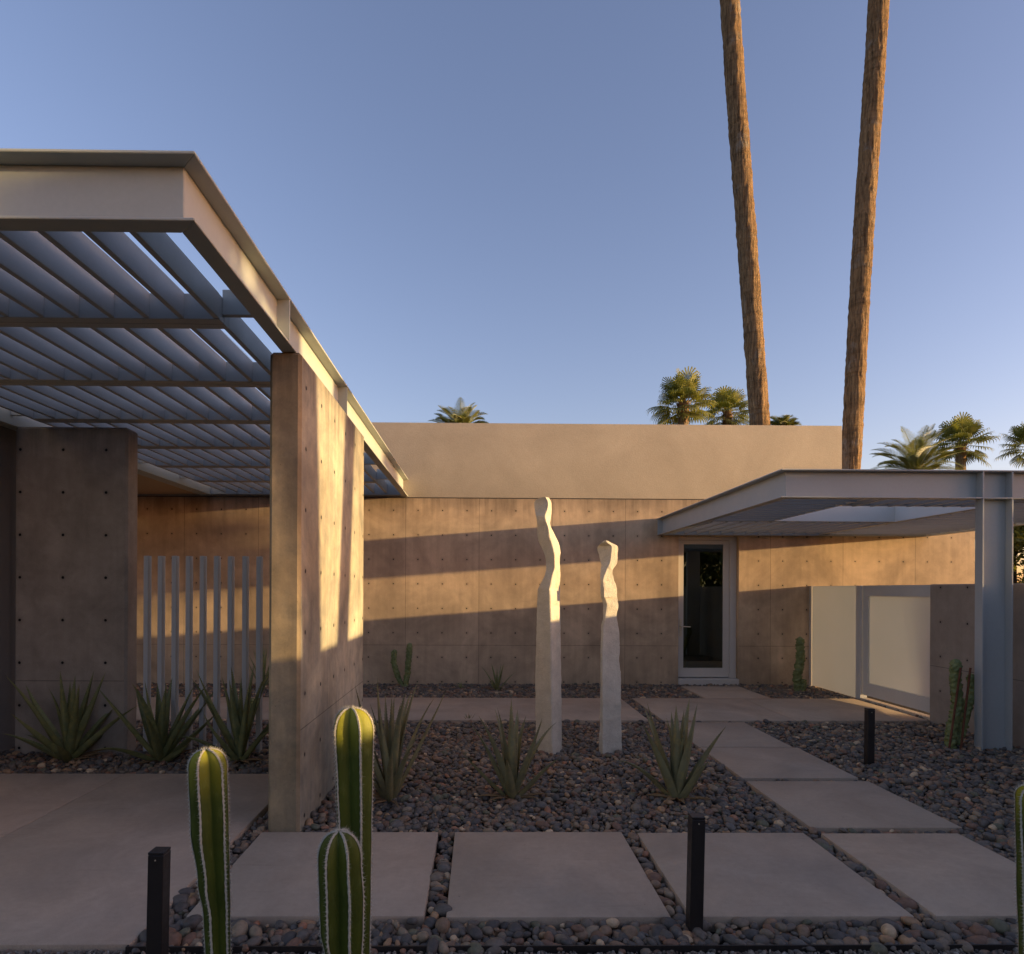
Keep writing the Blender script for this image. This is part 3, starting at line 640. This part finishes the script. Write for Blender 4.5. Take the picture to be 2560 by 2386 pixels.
# ------------------------------------------------------------------ column cacti
def column(prof, Y, ribs, phase, label, seed, zbot=-.08, depthamp=.46, tip_lit=1.0):
    """prof: (photo y, left x, right x) rows from the shoulder down; top = apex"""
    rd = random.Random(seed)
    rows = []
    for (py, xl, xr) in prof:
        a, b_ = at(xl, py, Y), at(xr, py, Y); rows.append((a.z, (a.x + b_.x) / 2, (b_.x - a.x) / 2))
    (zt, xt, _), (zs, xs, rs) = rows[0], rows[1]
    last = rows[-1]; rows.append((zbot, last[1] + .005, last[2] * .95))
    sec = []
    for i in range(15):                              # dome
        t = i / 15; a = t * math.pi / 2
        sec.append((zs + (zt - zs) * math.cos(a) ** 1.0, xt + (xs - xt) * t, rs * math.sin(a) ** .82, 1.0 - .0 * t))
    for i in range(1, len(rows) - 1):
        (z0_, x0_, r0_), (z1_, x1_, r1_) = rows[i], rows[i + 1]
        k = max(2, int((z0_ - z1_) / .012))
        for j in range(k):
            f = j / k; g_ = f * f * (3 - 2 * f)
            sec.append((z0_ + (z1_ - z0_) * f, x0_ + (x1_ - x0_) * g_, r0_ + (r1_ - r0_) * g_, 1))
    sec.append((rows[-1][0], rows[-1][1], rows[-1][2], 1))
    NS = ribs * 14; vs = []; att = []; tip_sun = []; fs = []; ridges = [[] for _ in range(ribs)]
    e = empty('column_cactus', (xs, Y, 0)); tag(e, label, 'cactus', 'ribbed column cacti close to the camera')
    for (z_, x_, r_, q) in sec:
        wv = 1 + .012 * noise.noise(Vector((seed, z_ * 9, 0)))
        for j in range(NS):
            th = 2 * math.pi * j / NS + phase + .06 * noise.noise(Vector((seed, 0, z_ * 3)))
            c = abs(((j / 14) % 1) - .5) * 2           # 1 at ridge (j multiple of 14), 0 valley
            prof_ = c ** 1.25
            rr = r_ * wv * (1 - depthamp * (1 - prof_))
            v = (x_ + rr * math.cos(th), Y + rr * math.sin(th), z_ - (1 - prof_) * .0 - .014 * max(0, (z_ - zs) / (zt - zs)) - .004 * (1 - prof_))
            vs.append(v); att.append(c); tip_sun.append(max(0, 1 - (zt - z_) / .16) * tip_lit)  # mask of the painted tip sunlight, fading down from the apex
            if j % 14 == 0: ridges[j // 14].append((Vector(v), Vector((math.cos(th), math.sin(th), 0))))
    n = len(sec)
    for i in range(n - 1):
        for j in range(NS):
            k = (j + 1) % NS; fs.append((i * NS + j, (i + 1) * NS + j, (i + 1) * NS + k, i * NS + k))
    m = MB(); m.add(vs, fs); o = m.build('stem', M['cactus'], e, smooth=True)
    at_ = o.data.attributes.new('rib', 'FLOAT', 'POINT'); at_.data.foreach_set('value', att)
    at_ = o.data.attributes.new('sunlit_tip', 'FLOAT', 'POINT'); at_.data.foreach_set('value', tip_sun)
    m = MB()
    for rg in ridges:
        acc = 0; prev = rg[0][0]; rv = []; rf = []
        for i, (v, d) in enumerate(rg[1:-1]):
            tz = (rg[i + 2][0] - rg[i][0]).normalized(); sd_ = d.cross(tz).normalized(); dn = sd_.cross(tz)
            if dn.dot(d) + (dn.z if v.z > zs else 0) < 0: dn = -dn
            ww = .0022 + .0016 * abs(math.sin(i * 1.57)) + rd.uniform(0, .0006)
            rv += [v + sd_ * ww - dn * .0012, v + dn * .0014, v - sd_ * ww - dn * .0012]
            if i: k = len(rv) - 6; rf += [(k, k + 1, k + 4, k + 3), (k + 1, k + 2, k + 5, k + 4)]
        m.add(rv, rf)
        for i, (v, d) in enumerate(rg):
            acc += (v - prev).length; prev = v
            if acc < .0060: continue
            acc = 0
            tz = (rg[min(i + 1, len(rg) - 1)][0] - rg[max(i - 1, 0)][0]).normalized()
            sd_ = d.cross(tz).normalized(); dn = sd_.cross(tz); dn = dn if dn.dot(d) + (dn.z if v.z > zs else 0) > 0 else -dn
            # woolly areole
            c = v + dn * .0005; w_ = .0042
            m.add([c + tz * w_ * 1.4, c + sd_ * w_, c - tz * w_ * 1.4, c - sd_ * w_, c + dn * w_ * .8], [(0, 1, 4), (1, 2, 4), (2, 3, 4), (3, 0, 4)])
            for k in range(7):
                a = rd.uniform(0, 6.28); f = rd.uniform(.35, 1.1)
                dr = (dn * rd.uniform(.5, 1.2) + (sd_ * math.cos(a) + tz * math.sin(a)) * f).normalized()
                L = rd.uniform(.006, .014) * (1.3 if rd.random() < .12 else 1); b0 = dr.cross(tz).normalized() * .00045; b1 = dr.cross(b0).normalized() * .00045
                m.add([v + b0, v - b0 * .5 + b1, v - b0 * .5 - b1, v + dr * L], [(0, 1, 3), (1, 2, 3), (2, 0, 3)])
    m.build('spines', M['spine'], e)
    return e
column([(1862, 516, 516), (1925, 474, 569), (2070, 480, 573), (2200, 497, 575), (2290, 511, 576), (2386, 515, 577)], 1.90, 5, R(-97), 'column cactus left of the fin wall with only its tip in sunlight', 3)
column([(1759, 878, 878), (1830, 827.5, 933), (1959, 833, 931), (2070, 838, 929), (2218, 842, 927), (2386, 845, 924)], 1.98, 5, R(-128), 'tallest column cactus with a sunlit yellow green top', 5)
column([(2066, 848, 848), (2150, 796, 903), (2255, 799, 909), (2329, 801.6, 908), (2386, 812, 905)], 1.78, 6, R(-117), 'shortest column cactus standing in front of the tallest one', 9, tip_lit=.12)
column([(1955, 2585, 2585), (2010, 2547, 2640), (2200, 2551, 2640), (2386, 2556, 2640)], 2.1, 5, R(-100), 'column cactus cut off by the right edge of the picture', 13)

# ------------------------------------------------------------------ knobbly totem cacti
def totem(paths, label, seed, stakes=None):
    rd = random.Random(seed); b0 = paths[0][0][0]
    e = empty('totem_cactus', (b0[0], b0[1], 0)); tag(e, label, 'cactus', 'knobbly totem pole cacti')
    for pts, rad in paths:
        pts = [Vector(p) for p in pts]; L = sum((pts[i + 1] - pts[i]).length for i in range(len(pts) - 1))
        n = int(L / .012) + 2; NS = 20; vs = []; fs = []
        for i in range(n):
            t = i / (n - 1) * (len(pts) - 1); k = min(int(t), len(pts) - 2); c = pts[k].lerp(pts[k + 1], t - k)
            u = i / (n - 1); rr = rad * (1 if u < .9 else math.sqrt(max(0, 1 - ((u - .9) / .1) ** 2)) * .97 + .03)
            for j in range(NS):
                a = 2 * math.pi * j / NS; d = Vector((math.cos(a), math.sin(a), 0))
                q = Vector((d.x * 1.3 + seed, d.y * 1.3, c.z * 17))
                kn = noise.noise(q * 1.9) + .5 * noise.noise(q * 4)
                vs.append(c + d * rr * (1 + .62 * kn) + Vector((0, 0, .006 * kn)))
        for i in range(n - 1):
            for j in range(NS):
                k = (j + 1) % NS; fs.append((i * NS + j, i * NS + k, (i + 1) * NS + k, (i + 1) * NS + j))
        m = MB(); m.add(vs, fs)
        for q in range(int(L / .010)):                # small bumps
            u = rd.random(); t = u * (len(pts) - 1) * .97; k = min(int(t), len(pts) - 2); c = pts[k].lerp(pts[k + 1], t - k); a = rd.uniform(0, 6.28)
            s_ = rd.uniform(.006, .012); o_ = c + Vector((math.cos(a), math.sin(a), 0)) * rad * 1.05
            m.add([o_ + Vector(v) * s_ for v in ((1, 0, 0), (0, 1, 0), (-1, 0, 0), (0, -1, 0), (0, 0, 1), (0, 0, -1))], [(0, 1, 4), (1, 2, 4), (2, 3, 4), (3, 0, 4), (1, 0, 5), (2, 1, 5), (3, 2, 5), (0, 3, 5)])
        m.build('stem', M['totem'], e, smooth=True)
    return e
Yt = 10.1
totem([([at(1008, 1722, Yt), at(993, 1690, Yt), at(984, 1655, Yt), at(986, 1624, Yt)], .04), ([at(1012, 1722, Yt), at(1019, 1680, Yt), at(1022, 1645, Yt), at(1024, 1608, Yt)], .042)], 'pair of knobbly totem cactus stems against the house wall right of the fin wall', 2)
Yt = 9.75
totem([([at(1995, 1732, Yt), at(1994, 1690, Yt), at(2001, 1650, Yt), at(2000, 1592, Yt)], .058), ([at(2003, 1732, Yt - .04), at(2009, 1715, Yt - .04), at(2008, 1698, Yt - .04)], .045)], 'single knobbly totem cactus beside the frosted glass screen', 4)
Yt = 6.2
totem([([at(2376, 1884, Yt), at(2378, 1830, Yt), at(2393, 1760, Yt), at(2388, 1700, Yt), at(2388, 1648, Yt)], .046), ([at(2383, 1884, Yt + .05), at(2404, 1820, Yt + .05), at(2420, 1760, Yt + .05), at(2434, 1730, Yt + .05), at(2427, 1684, Yt + .05)], .043)], 'staked knobbly totem cactus next to the wide pergola post', 6)
for (a, b_, l) in (((2400, 1890), (2426, 1670), 'rusty stake leaning beside the right stem of the staked totem cactus'), ((2372, 1880), (2402, 1669), 'rusty stake tied between the stems of the staked totem cactus')):
    m = MB(); m.tube([at(*a, Yt - .07), at(*b_, Yt - .07)], .010, 8); tag(m.build('garden_stake', M['rust'], smooth=True, sharp=50), l, 'stake', 'rusty garden stakes')
Yt = 7.25
totem([([at(626, 1806, Yt), at(628, 1780, Yt), at(630, 1746, Yt)], .032)], 'small knobbly totem cactus behind the post fence on the near side of the walkway', 8)
m = MB(); m.tube([(-3.62, 9.0, .0), (-3.45, 9.1, .03), (-3.3, 9.16, .06), (-3.2, 9.1, .10)], [.006, .005, .004, .002], 5); m.tube([(-3.45, 9.1, .03), (-3.36, 9.0, .07)], [.004, .002], 5)
tag(m.build('dry_twig', M['dead']), 'pale dry twig lying on the walkway edge behind the fence', 'twig')
p = onz(478, 2240, 0); m = MB(); m.add([(p.x - .012, p.y + .03, .0), (p.x - .004, p.y + .005, .014), (p.x, p.y - .03, .002), (p.x + .016, p.y - .004, .012), (p.x + .012, p.y + .024, .006)], [(0, 1, 3, 4), (1, 2, 3)])
tag(m.build('fallen_leaf', M['dead']), 'small pale dead leaf caught at the driveway edge', 'leaf')

# ------------------------------------------------------------------ palms
def fan_leaf(m, o, d, L, rd, n=22, petiole=.7):
    """costapalmate leaf: petiole then a fan of drooping segments"""
    d = d.normalized(); side = d.cross(Vector((0, 0, 1))); side = side.normalized() if side.length > .1 else Vector((1, 0, 0)); up = side.cross(d).normalized()
    pe = o + d * L * petiole + Vector((0, 0, -.08 * L)); w_ = side * .02
    m.add([o - w_, o + w_, pe + w_, pe - w_], [(0, 1, 2, 3)])
    for i in range(n):
        a = (i / (n - 1) - .5) * R(255); dr = (d * math.cos(a) + side * math.sin(a) + up * .12).normalized()
        l = L * .62 * (1 - .28 * abs(a) / R(130)) * rd.uniform(.9, 1.05); wv = dr.cross(up).normalized() * L * .028
        p1 = pe + dr * l * .55; p2 = p1 + (dr * .8 + Vector((0, 0, -.35))).normalized() * l * .3; p3 = p2 + (dr * .35 + Vector((0, 0, -1))).normalized() * l * .25 * rd.uniform(.5, 1.4)
        m.add([pe, p1 - wv, p1 + wv, p2 - wv * .7, p2 + wv * .7, p3], [(0, 1, 2), (1, 3, 4, 2), (3, 5, 4)])
def frond(m, o, az, el, L, rd, droop=1.1, nl=60, ll=.46):
    p = Vector(o); e = el; N = 16; pts = []
    for i in range(N + 1):
        pts.append((p.copy(), e)); p = p + Vector((math.cos(az) * math.cos(e), math.sin(az) * math.cos(e), math.sin(e))) * L / N; e -= droop / N * (.4 + 1.2 * i / N)
    side = Vector((-math.sin(az), math.cos(az), 0))
    for i in range(N):
        a, b_ = pts[i][0], pts[i + 1][0]; w_ = side * .018 * (1 - i / N * .7); m.add([a - w_, a + w_, b_ + w_, b_ - w_], [(0, 1, 2, 3)])
    for k in range(nl):
        t = (.12 + .88 * k / nl) * N; i = min(int(t), N - 1); c = pts[i][0].lerp(pts[i + 1][0], t - i); e = pts[i][1]
        dr = Vector((math.cos(az) * math.cos(e), math.sin(az) * math.cos(e), math.sin(e))); up = side.cross(dr) * -1
        if up.z < 0: up = -up
        l = ll * math.sin(math.pi * min(1, .25 + .72 * k / nl)) * rd.uniform(.85, 1.1)
        for s_ in (-1, 1):
            v = (side * s_ * .8 + dr * .75 + up * .30).normalized(); q = dr * .0075; tip = c + v * l + Vector((0, 0, -.10 * l))
            m.add([c - q, c + q, c + v * l * .6 + q * .8, tip, c + v * l * .6 - q * .8], [(0, 1, 2, 3, 4)])
def palm(base, top, r0, r1, kind, label, seed, size=1.4, nleaf=34, group='palm trees', bulge=None, name='palm_tree'):
    rd = random.Random(seed); base = Vector(base); top = Vector(top)
    e = empty(name, base); tag(e, label, 'palm tree', group)
    H = (top - base).length; big_ = seed in (21, 22); n = max(8, int(H / (.045 if big_ else .16))); m = MB(); pts = []; rad = []
    for i in range(n + 1):
        t = i / n; c = base.lerp(top, t); c += Vector((noise.noise(Vector((seed, t * 3, 0))), 0, 0)) * .10 * math.sin(math.pi * t)
        pts.append(c); rad.append((r0 + (r1 - r0) * t) * (1 + .035 * noise.noise(Vector((seed, c.z * 1.3, 3))) + .02 * noise.noise(Vector((seed, c.z * 6, 7)))))
    m.tube(pts, rad, 56 if big_ else 24)
    if big_:
        for q_, v in enumerate(m.v):
            c_ = pts[min(q_ // 56, n)]; v = Vector(v); d_ = v - c_; d_.z = 0
            f_ = .06 * noise.noise(Vector((v.x * 17, v.y * 17, v.z * 1.5))) + .06 * noise.noise(Vector((v.x * 34, v.y * 34, v.z * 6))) + .05 * noise.noise(Vector((0, seed, v.z * 8))) - .05 * max(0, noise.noise(Vector((v.x * 3, v.y * 3, v.z * 3))))
            m.v[q_] = tuple(v + d_ * f_)
    m.build('trunk', M['trunk'], e, smooth=True, sharp=(None if big_ else 60))
    m = MB(); ds = MB()
    if kind == 'fan':
        for i in range(nleaf):
            t = i / nleaf; az = i * 2.4 + rd.uniform(-.3, .3); el = R(78 - 118 * t + rd.uniform(-8, 8))
            d = Vector((math.cos(az) * math.cos(el), math.sin(az) * math.cos(el), math.sin(el)))
            fan_leaf(m, top + Vector((0, 0, rd.uniform(-.15, .1))), d, size * rd.uniform(.8, 1.05), rd)
        for i in range(7):
            a = rd.uniform(0, 6.28); m.add([top, top + Vector((.02, 0, 0)), top + Vector((math.cos(a) * .3, math.sin(a) * .3, size * rd.uniform(.9, 1.25)))], [(0, 1, 2)])
        for i in range(60):
            a = rd.uniform(0, 6.28); z_ = rd.uniform(-.6, 0); o_ = top + Vector((math.cos(a) * r1, math.sin(a) * r1, z_)); q = Vector((-math.sin(a), math.cos(a), 0)) * .05
            ds.add([o_ - q, o_ + q, o_ + Vector((math.cos(a) * .13, math.sin(a) * .13, .22))], [(0, 1, 2)])
        ds.build('boots', M['dead'], e)
    else:
        for i in range(nleaf):
            t = i / nleaf; az = i * 2.4 + rd.uniform(-.2, .2)
            frond(m, top + Vector((0, 0, 0)), az, R(84 - 80 * t + rd.uniform(-6, 6)), size * rd.uniform(.85, 1.05), rd, droop=rd.uniform(.8, 1.5))
    m.build('crown', M['fan' if kind == 'fan' else 'date'], e)
    return e
def upto(px, py, Y, px2, py2):
    return at(px, py, Y), at(px2, py2, Y)
# the two tall trunks
for (a0, a1, b0_, b1_, lab, sd_) in (((1877, 1060), (1922, 1060), (1800, 0), (1846, 0), 'tall bare palm trunk leaning left, behind the parapet', 21), ((2103, 1172), (2147, 1172), (2173, 0), (2219, 0), 'tall bare palm trunk leaning right, at the end of the parapet', 22)):
    Yp = 15.2; A = (at(*a0, Yp) + at(*a1, Yp)) / 2; B = (at(*b0_, Yp) + at(*b1_, Yp)) / 2; ra = (at(*a1, Yp) - at(*a0, Yp)).x / 2; rb = (at(*b1_, Yp) - at(*b0_, Yp)).x / 2
    d = (B - A) / (B.z - A.z); base = A + d * (-.1 - A.z); top = B + d * 3.15
    palm(base, top, ra * 1.03, rb, 'fan', lab, sd_, 1.6, 30, 'pair of tall palm trunks')
def bgpalm(px, py, Y, kind, size, label, seed, r=.2, n=34):
    t = at(px, py, Y); palm((t.x + random.uniform(-.2, .2), Y, -.07), t, r, r * .9, kind, label, seed, size, n, 'distant palms beyond the house')
bgpalm(1708, 1008, 27, 'fan', 1.25, 'fan palm crown above the parapet left of the leaning trunk, the taller of the two', 31, .24, 46)
bgpalm(1818, 1030, 30, 'fan', 1.15, 'smaller fan palm crown touching the left leaning trunk', 32, .22, 40)
bgpalm(1150, 1092, 26, 'date', 1.6, 'feathery date palm top above the parapet near the canopy end', 33, .2, 42)
bgpalm(1955, 1082, 30, 'date', 1.0, 'tips of a small palm showing between the two leaning trunks', 34, .15, 26)
bgpalm(2288, 1185, 24, 'date', 2.0, 'feathery date palm rising above the right pergola', 35, .25, 44)
bgpalm(2402, 1108, 28, 'fan', 1.15, 'fan palm with visible orange trunk behind the date palm at right', 36, .22, 40)
bgpalm(2580, 1115, 28, 'fan', 1.15, 'fan palm cut by the right edge of the picture', 37, .22, 40)
# palms outside the frame whose trunks shade the fin wall
for (yA, yB, r_, lab, sd_) in ((4.20, 4.34, .25, 'thick palm standing right of the courtyard wall, nearer the camera', 41), (5.56, 5.31, .20, 'slimmer palm standing right of the courtyard wall, farther from the camera', 42)):
    Xp = 12.0; dx = Xp - PX1
    P1 = Vector((Xp, yB - SB * dx, 1.1 + SE * dx)); P2 = Vector((Xp, yA - SB * dx, 2.9 + SE * dx)); d = (P2 - P1) / (P2.z - P1.z)
    palm(P1 + d * (-.1 - P1.z), P2 + d * (8.5 - P2.z), r_ * 1.02, r_, 'fan', lab, sd_, 1.3, 26, 'palms beside the courtyard wall')

# ------------------------------------------------------------------ broadleaf trees
def tree(x, y, h, rw, n, mat, label, seed, ls=.09, zlow=.25, group=None, tr=1.0):
    rd = random.Random(seed); r2 = np.random.default_rng(seed); e = empty('tree', (x, y, 0)); tag(e, label, 'tree', group)
    m = MB(); m.tube([(x, y, -.08), (x + .05, y, h * .25), (x - .03, y + .04, h * .5)], [.035 * h * tr, .028 * h * tr, .018 * h * tr], 10)
    cl = []
    for i in range(26):
        a = rd.uniform(0, 6.28); q = rd.random() ** .5; z_ = h * (zlow + (1 - zlow) * rd.random())
        k = math.sin(math.pi * min(.97, max(.12, (z_ / h - zlow) / (1 - zlow) * .8 + .2))); cl.append((x + math.cos(a) * q * rw * k, y + math.sin(a) * q * rw * k, z_ * .93, rd.uniform(.18, .36) * rw))
    for c in cl[:12]: m.tube([(x, y, h * .22), ((x + c[0]) / 2, (y + c[1]) / 2, (h * .3 + c[2]) / 2), c[:3]], [.018 * h * tr, .010 * h * tr, .004 * h * tr], 6)
    m.build('trunk', M['wood'], e, smooth=True)
    C = np.array(cl); idx = r2.integers(0, len(cl), n); d = r2.normal(size=(n, 3)); d /= np.linalg.norm(d, axis=1)[:, None]
    rr = C[idx, 3] * (r2.random(n) ** .35) * r2.uniform(.8, 1.15, n); P = C[idx, :3] + d * rr[:, None] * np.array([1, 1, .8])
    P[:, 2] = np.maximum(P[:, 2], .05)
    a = r2.normal(size=(n, 3)); a /= np.linalg.norm(a, axis=1)[:, None]; b_ = np.cross(a, r2.normal(size=(n, 3))); b_ /= np.linalg.norm(b_, axis=1)[:, None]
    s_ = ls * r2.uniform(.6, 1.3, n)[:, None]
    V = np.stack([P - a * s_, P + b_ * s_ * .45, P + a * s_, P - b_ * s_ * .45], 1).reshape(-1, 3)
    me = bpy.data.meshes.new('crown'); me.from_pydata(V.tolist(), [], np.arange(4 * n).reshape(-1, 4).tolist()); me.materials.append(M[mat])
    o = bpy.data.objects.new('crown', me); col.objects.link(o); o.parent = e; o.matrix_parent_inverse = Matrix.Translation(e.location).inverted()
    return e
tree(12.4, 14.3, 3.4, 1.7, 16000, 'olive', 'sunlit olive green bush tree behind the courtyard wall at the right edge', 51, .07, .05)
tree(10.2, 15.6, 2.9, 1.3, 12000, 'olive', 'sunlit bush glimpsed between the house corner and the pergola post', 52, .07, .05)
tree(PX1 + 15.6, 3.15 - SB * 15.2 , 5.6, .72, 9000, 'tree', 'small leafy tree far to the right whose crown shades the canopy corner', 53, .06, .74)
tree(40, -.1, 7.4, 1.05, 9000, 'tree', 'distant slim tree far to the right whose crown shades the wall behind the fence', 54, .09, .76, None, .3)
tree(16, 3.8, 4.35, .62, 8000, 'tree', 'small round tree added out of view to shade the pergola front beam', 55, .06, .70, None, .5)  # added outside the frame to block direct sun on the pergola front beam
for i, (x, y, h, rw) in enumerate([(-9, -13, 6.5, 3.2), (-4.5, -14.5, 4.6, 2.8), (0.5, -13.5, 7.2, 3.4), (5.5, -14, 5.0, 3.0), (10.5, -13, 6.6, 3.2), (15.5, -14.5, 7.0, 3.4)]):
    tree(x, y, h, rw, 11000, 'tree', ['tall round tree behind the camera at the far left', 'low wide tree behind the camera left of the tallest', 'tallest tree behind the camera', 'low wide tree behind the camera right of the tallest', 'full leafy tree behind the camera toward the right', 'big leafy tree behind the camera at the far right'][i], 60 + i, .16, .02, 'trees behind the camera')

# ------------------------------------------------------------------ pebbles and gravel
def inside(P, q):
    x0 = min(a[0] for a in q); x1 = max(a[0] for a in q); y0 = min(a[1] for a in q); y1 = max(a[1] for a in q)
    return (P[:, 0] > x0) & (P[:, 0] < x1) & (P[:, 1] > y0) & (P[:, 1] < y1)
EXC += [[(PX0, PY0), (PX1, PY1)], [(-4.44, 6.0), (-3.375, 6.2)], [(dX0, WYL - .04), (dX1, 11)]]
def jit(x0, x1, y0, y1, c, j=.42):
    nx = int((x1 - x0) / c); ny = int((y1 - y0) / c); gx, gy = np.meshgrid(np.arange(nx), np.arange(ny))
    P = np.stack([x0 + (gx + .5 * (gy % 2)).ravel() * c, y0 + gy.ravel() * c], 1) + rng.uniform(-j, j, (nx * ny, 2)) * c
    return P
def shapes(n, sub, flat, angular=0., seed=0):
    out = []
    for k in range(n):
        bm = bmesh.new(); bmesh.ops.create_icosphere(bm, subdivisions=sub, radius=1)
        rd = random.Random(seed + k); ax = (1, rd.uniform(.62, .88), rd.uniform(*flat)); off = Vector((rd.uniform(0, 50), k * 7.1, 0))
        for v in bm.verts:
            c = v.co.copy(); f = 1 + .16 * noise.noise(c * 1.1 + off) + .05 * noise.noise(c * 2.6 + off)
            if angular: f *= 1 + angular * (noise.noise(c * 1.8 + off * 2)) + rd.uniform(-.12, .12)
            v.co = Vector((c.x * ax[0], c.y * ax[1], c.z * ax[2])) * f
        me = bpy.data.meshes.new('shape'); bm.to_mesh(me); bm.free()
        if not angular: me.polygons.foreach_set('use_smooth', [True] * len(me.polygons))
        out.append(bpy.data.objects.new('shape', me))
    return out
def scatter(name, P3, size, tilt, variants, mat, kindlabel):
    n = len(P3); me = bpy.data.meshes.new(name); me.vertices.add(n); me.vertices.foreach_set('co', P3.astype(np.float32).ravel())
    rot = np.stack([rng.normal(0, tilt, n), rng.normal(0, tilt, n), rng.uniform(0, 6.283, n)], 1)
    s_ = size[:, None] * np.stack([rng.uniform(.85, 1.25, n), rng.uniform(.85, 1.15, n), rng.uniform(.85, 1.15, n)], 1)
    for nm, ty, arr in (('rot', 'FLOAT_VECTOR', rot), ('scl', 'FLOAT_VECTOR', s_)):
        a = me.attributes.new(nm, ty, 'POINT'); a.data.foreach_set('vector', arr.astype(np.float32).ravel())
    a = me.attributes.new('tint', 'FLOAT', 'POINT'); a.data.foreach_set('value', rng.random(n).astype(np.float32))
    a = me.attributes.new('pick', 'INT', 'POINT'); a.data.foreach_set('value', rng.integers(0, len(variants), n).astype(np.int32))
    o = bpy.data.objects.new(name, me); col.objects.link(o); me.materials.append(mat)
    lib = bpy.data.collections.new(name + '_shapes')
    for v in variants: v.data.materials.append(mat); lib.objects.link(v)
    nt = bpy.data.node_groups.new(name + '_scatter', 'GeometryNodeTree')
    nt.interface.new_socket('Geometry', in_out='INPUT', socket_type='NodeSocketGeometry'); nt.interface.new_socket('Geometry', in_out='OUTPUT', socket_type='NodeSocketGeometry')
    gi = nt.nodes.new('NodeGroupInput'); go = nt.nodes.new('NodeGroupOutput'); ip = nt.nodes.new('GeometryNodeInstanceOnPoints'); ci = nt.nodes.new('GeometryNodeCollectionInfo')
    ci.inputs[0].default_value = lib; ci.inputs[1].default_value = True; ci.inputs[2].default_value = True
    def na(nm, ty):
        q = nt.nodes.new('GeometryNodeInputNamedAttribute'); q.data_type = ty; q.inputs[0].default_value = nm; return q.outputs[0]
    L = nt.links.new; L(gi.outputs[0], ip.inputs['Points']); L(ci.outputs[0], ip.inputs['Instance']); ip.inputs['Pick Instance'].default_value = True
    L(na('pick', 'INT'), ip.inputs['Instance Index']); L(na('rot', 'FLOAT_VECTOR'), ip.inputs['Rotation']); L(na('scl', 'FLOAT_VECTOR'), ip.inputs['Scale']); L(ip.outputs[0], go.inputs[0])
    md = o.modifiers.new('scatter', 'NODES'); md.node_group = nt
    tag(o, kind='stuff'); return o
def keep(P, mrg=.0):
    k = np.ones(len(P), bool)
    for q in EXC:
        xs = [a[0] for a in q]; ys = [a[1] for a in q]
        k &= ~inside(P, [(min(xs) - mrg, min(ys) - mrg), (max(xs) + mrg, max(ys) + mrg)])
    return P[k]
areas = [(DX, CWX + .1, DY0 + .004, WYL), (-7, DX, DY1, WYL)]
L1 = np.concatenate([keep(jit(*a, .037), .012) for a in areas])
L2 = np.concatenate([keep(jit(*a, .062), .018) for a in areas])
z1_ = -.040 + rng.uniform(-.008, .010, len(L1)); z2_ = -.022 + rng.uniform(-.008, .012, len(L2))
s1 = .0222 * np.exp(rng.normal(0, .30, len(L1))); s2 = .0225 * np.exp(rng.normal(0, .42, len(L2)))
P3 = np.concatenate([np.column_stack([L1, z1_]), np.column_stack([L2, z2_])]); sz = np.clip(np.concatenate([s1, s2]), .010, .042)
near = P3[:, 1] < 3.9; sz = np.where(near, sz * 1.12, sz)
ok = (P3[:, 0] < CWX + .02) | (P3[:, 1] > 7.5)
o = scatter('pebbles', P3[ok], sz[ok], .22, shapes(8, 3, (.48, .72), 0, 1), M['pebble'], ''); tag(o, 'rounded grey and brown river pebbles filling the beds', 'pebbles')
G = jit(-4.2, 5.0, 1.6, DY0, .0145); G = G[(G[:, 1] < DY0 - np.where(G[:, 0] < DX - .01, .006, .026))]
o = scatter('gravel', np.column_stack([G, -.030 + rng.uniform(-.005, .008, len(G))]), np.clip(.0088 * np.exp(rng.normal(0, .3, len(G))), .004, .018), .7, shapes(6, 2, (.55, .85), .5, 40), M['gravel'], ''); tag(o, 'small angular tan gravel in front of the steel edging', 'gravel')
print('objects', len(bpy.data.objects), 'pebbles', len(P3), 'gravel', len(G))
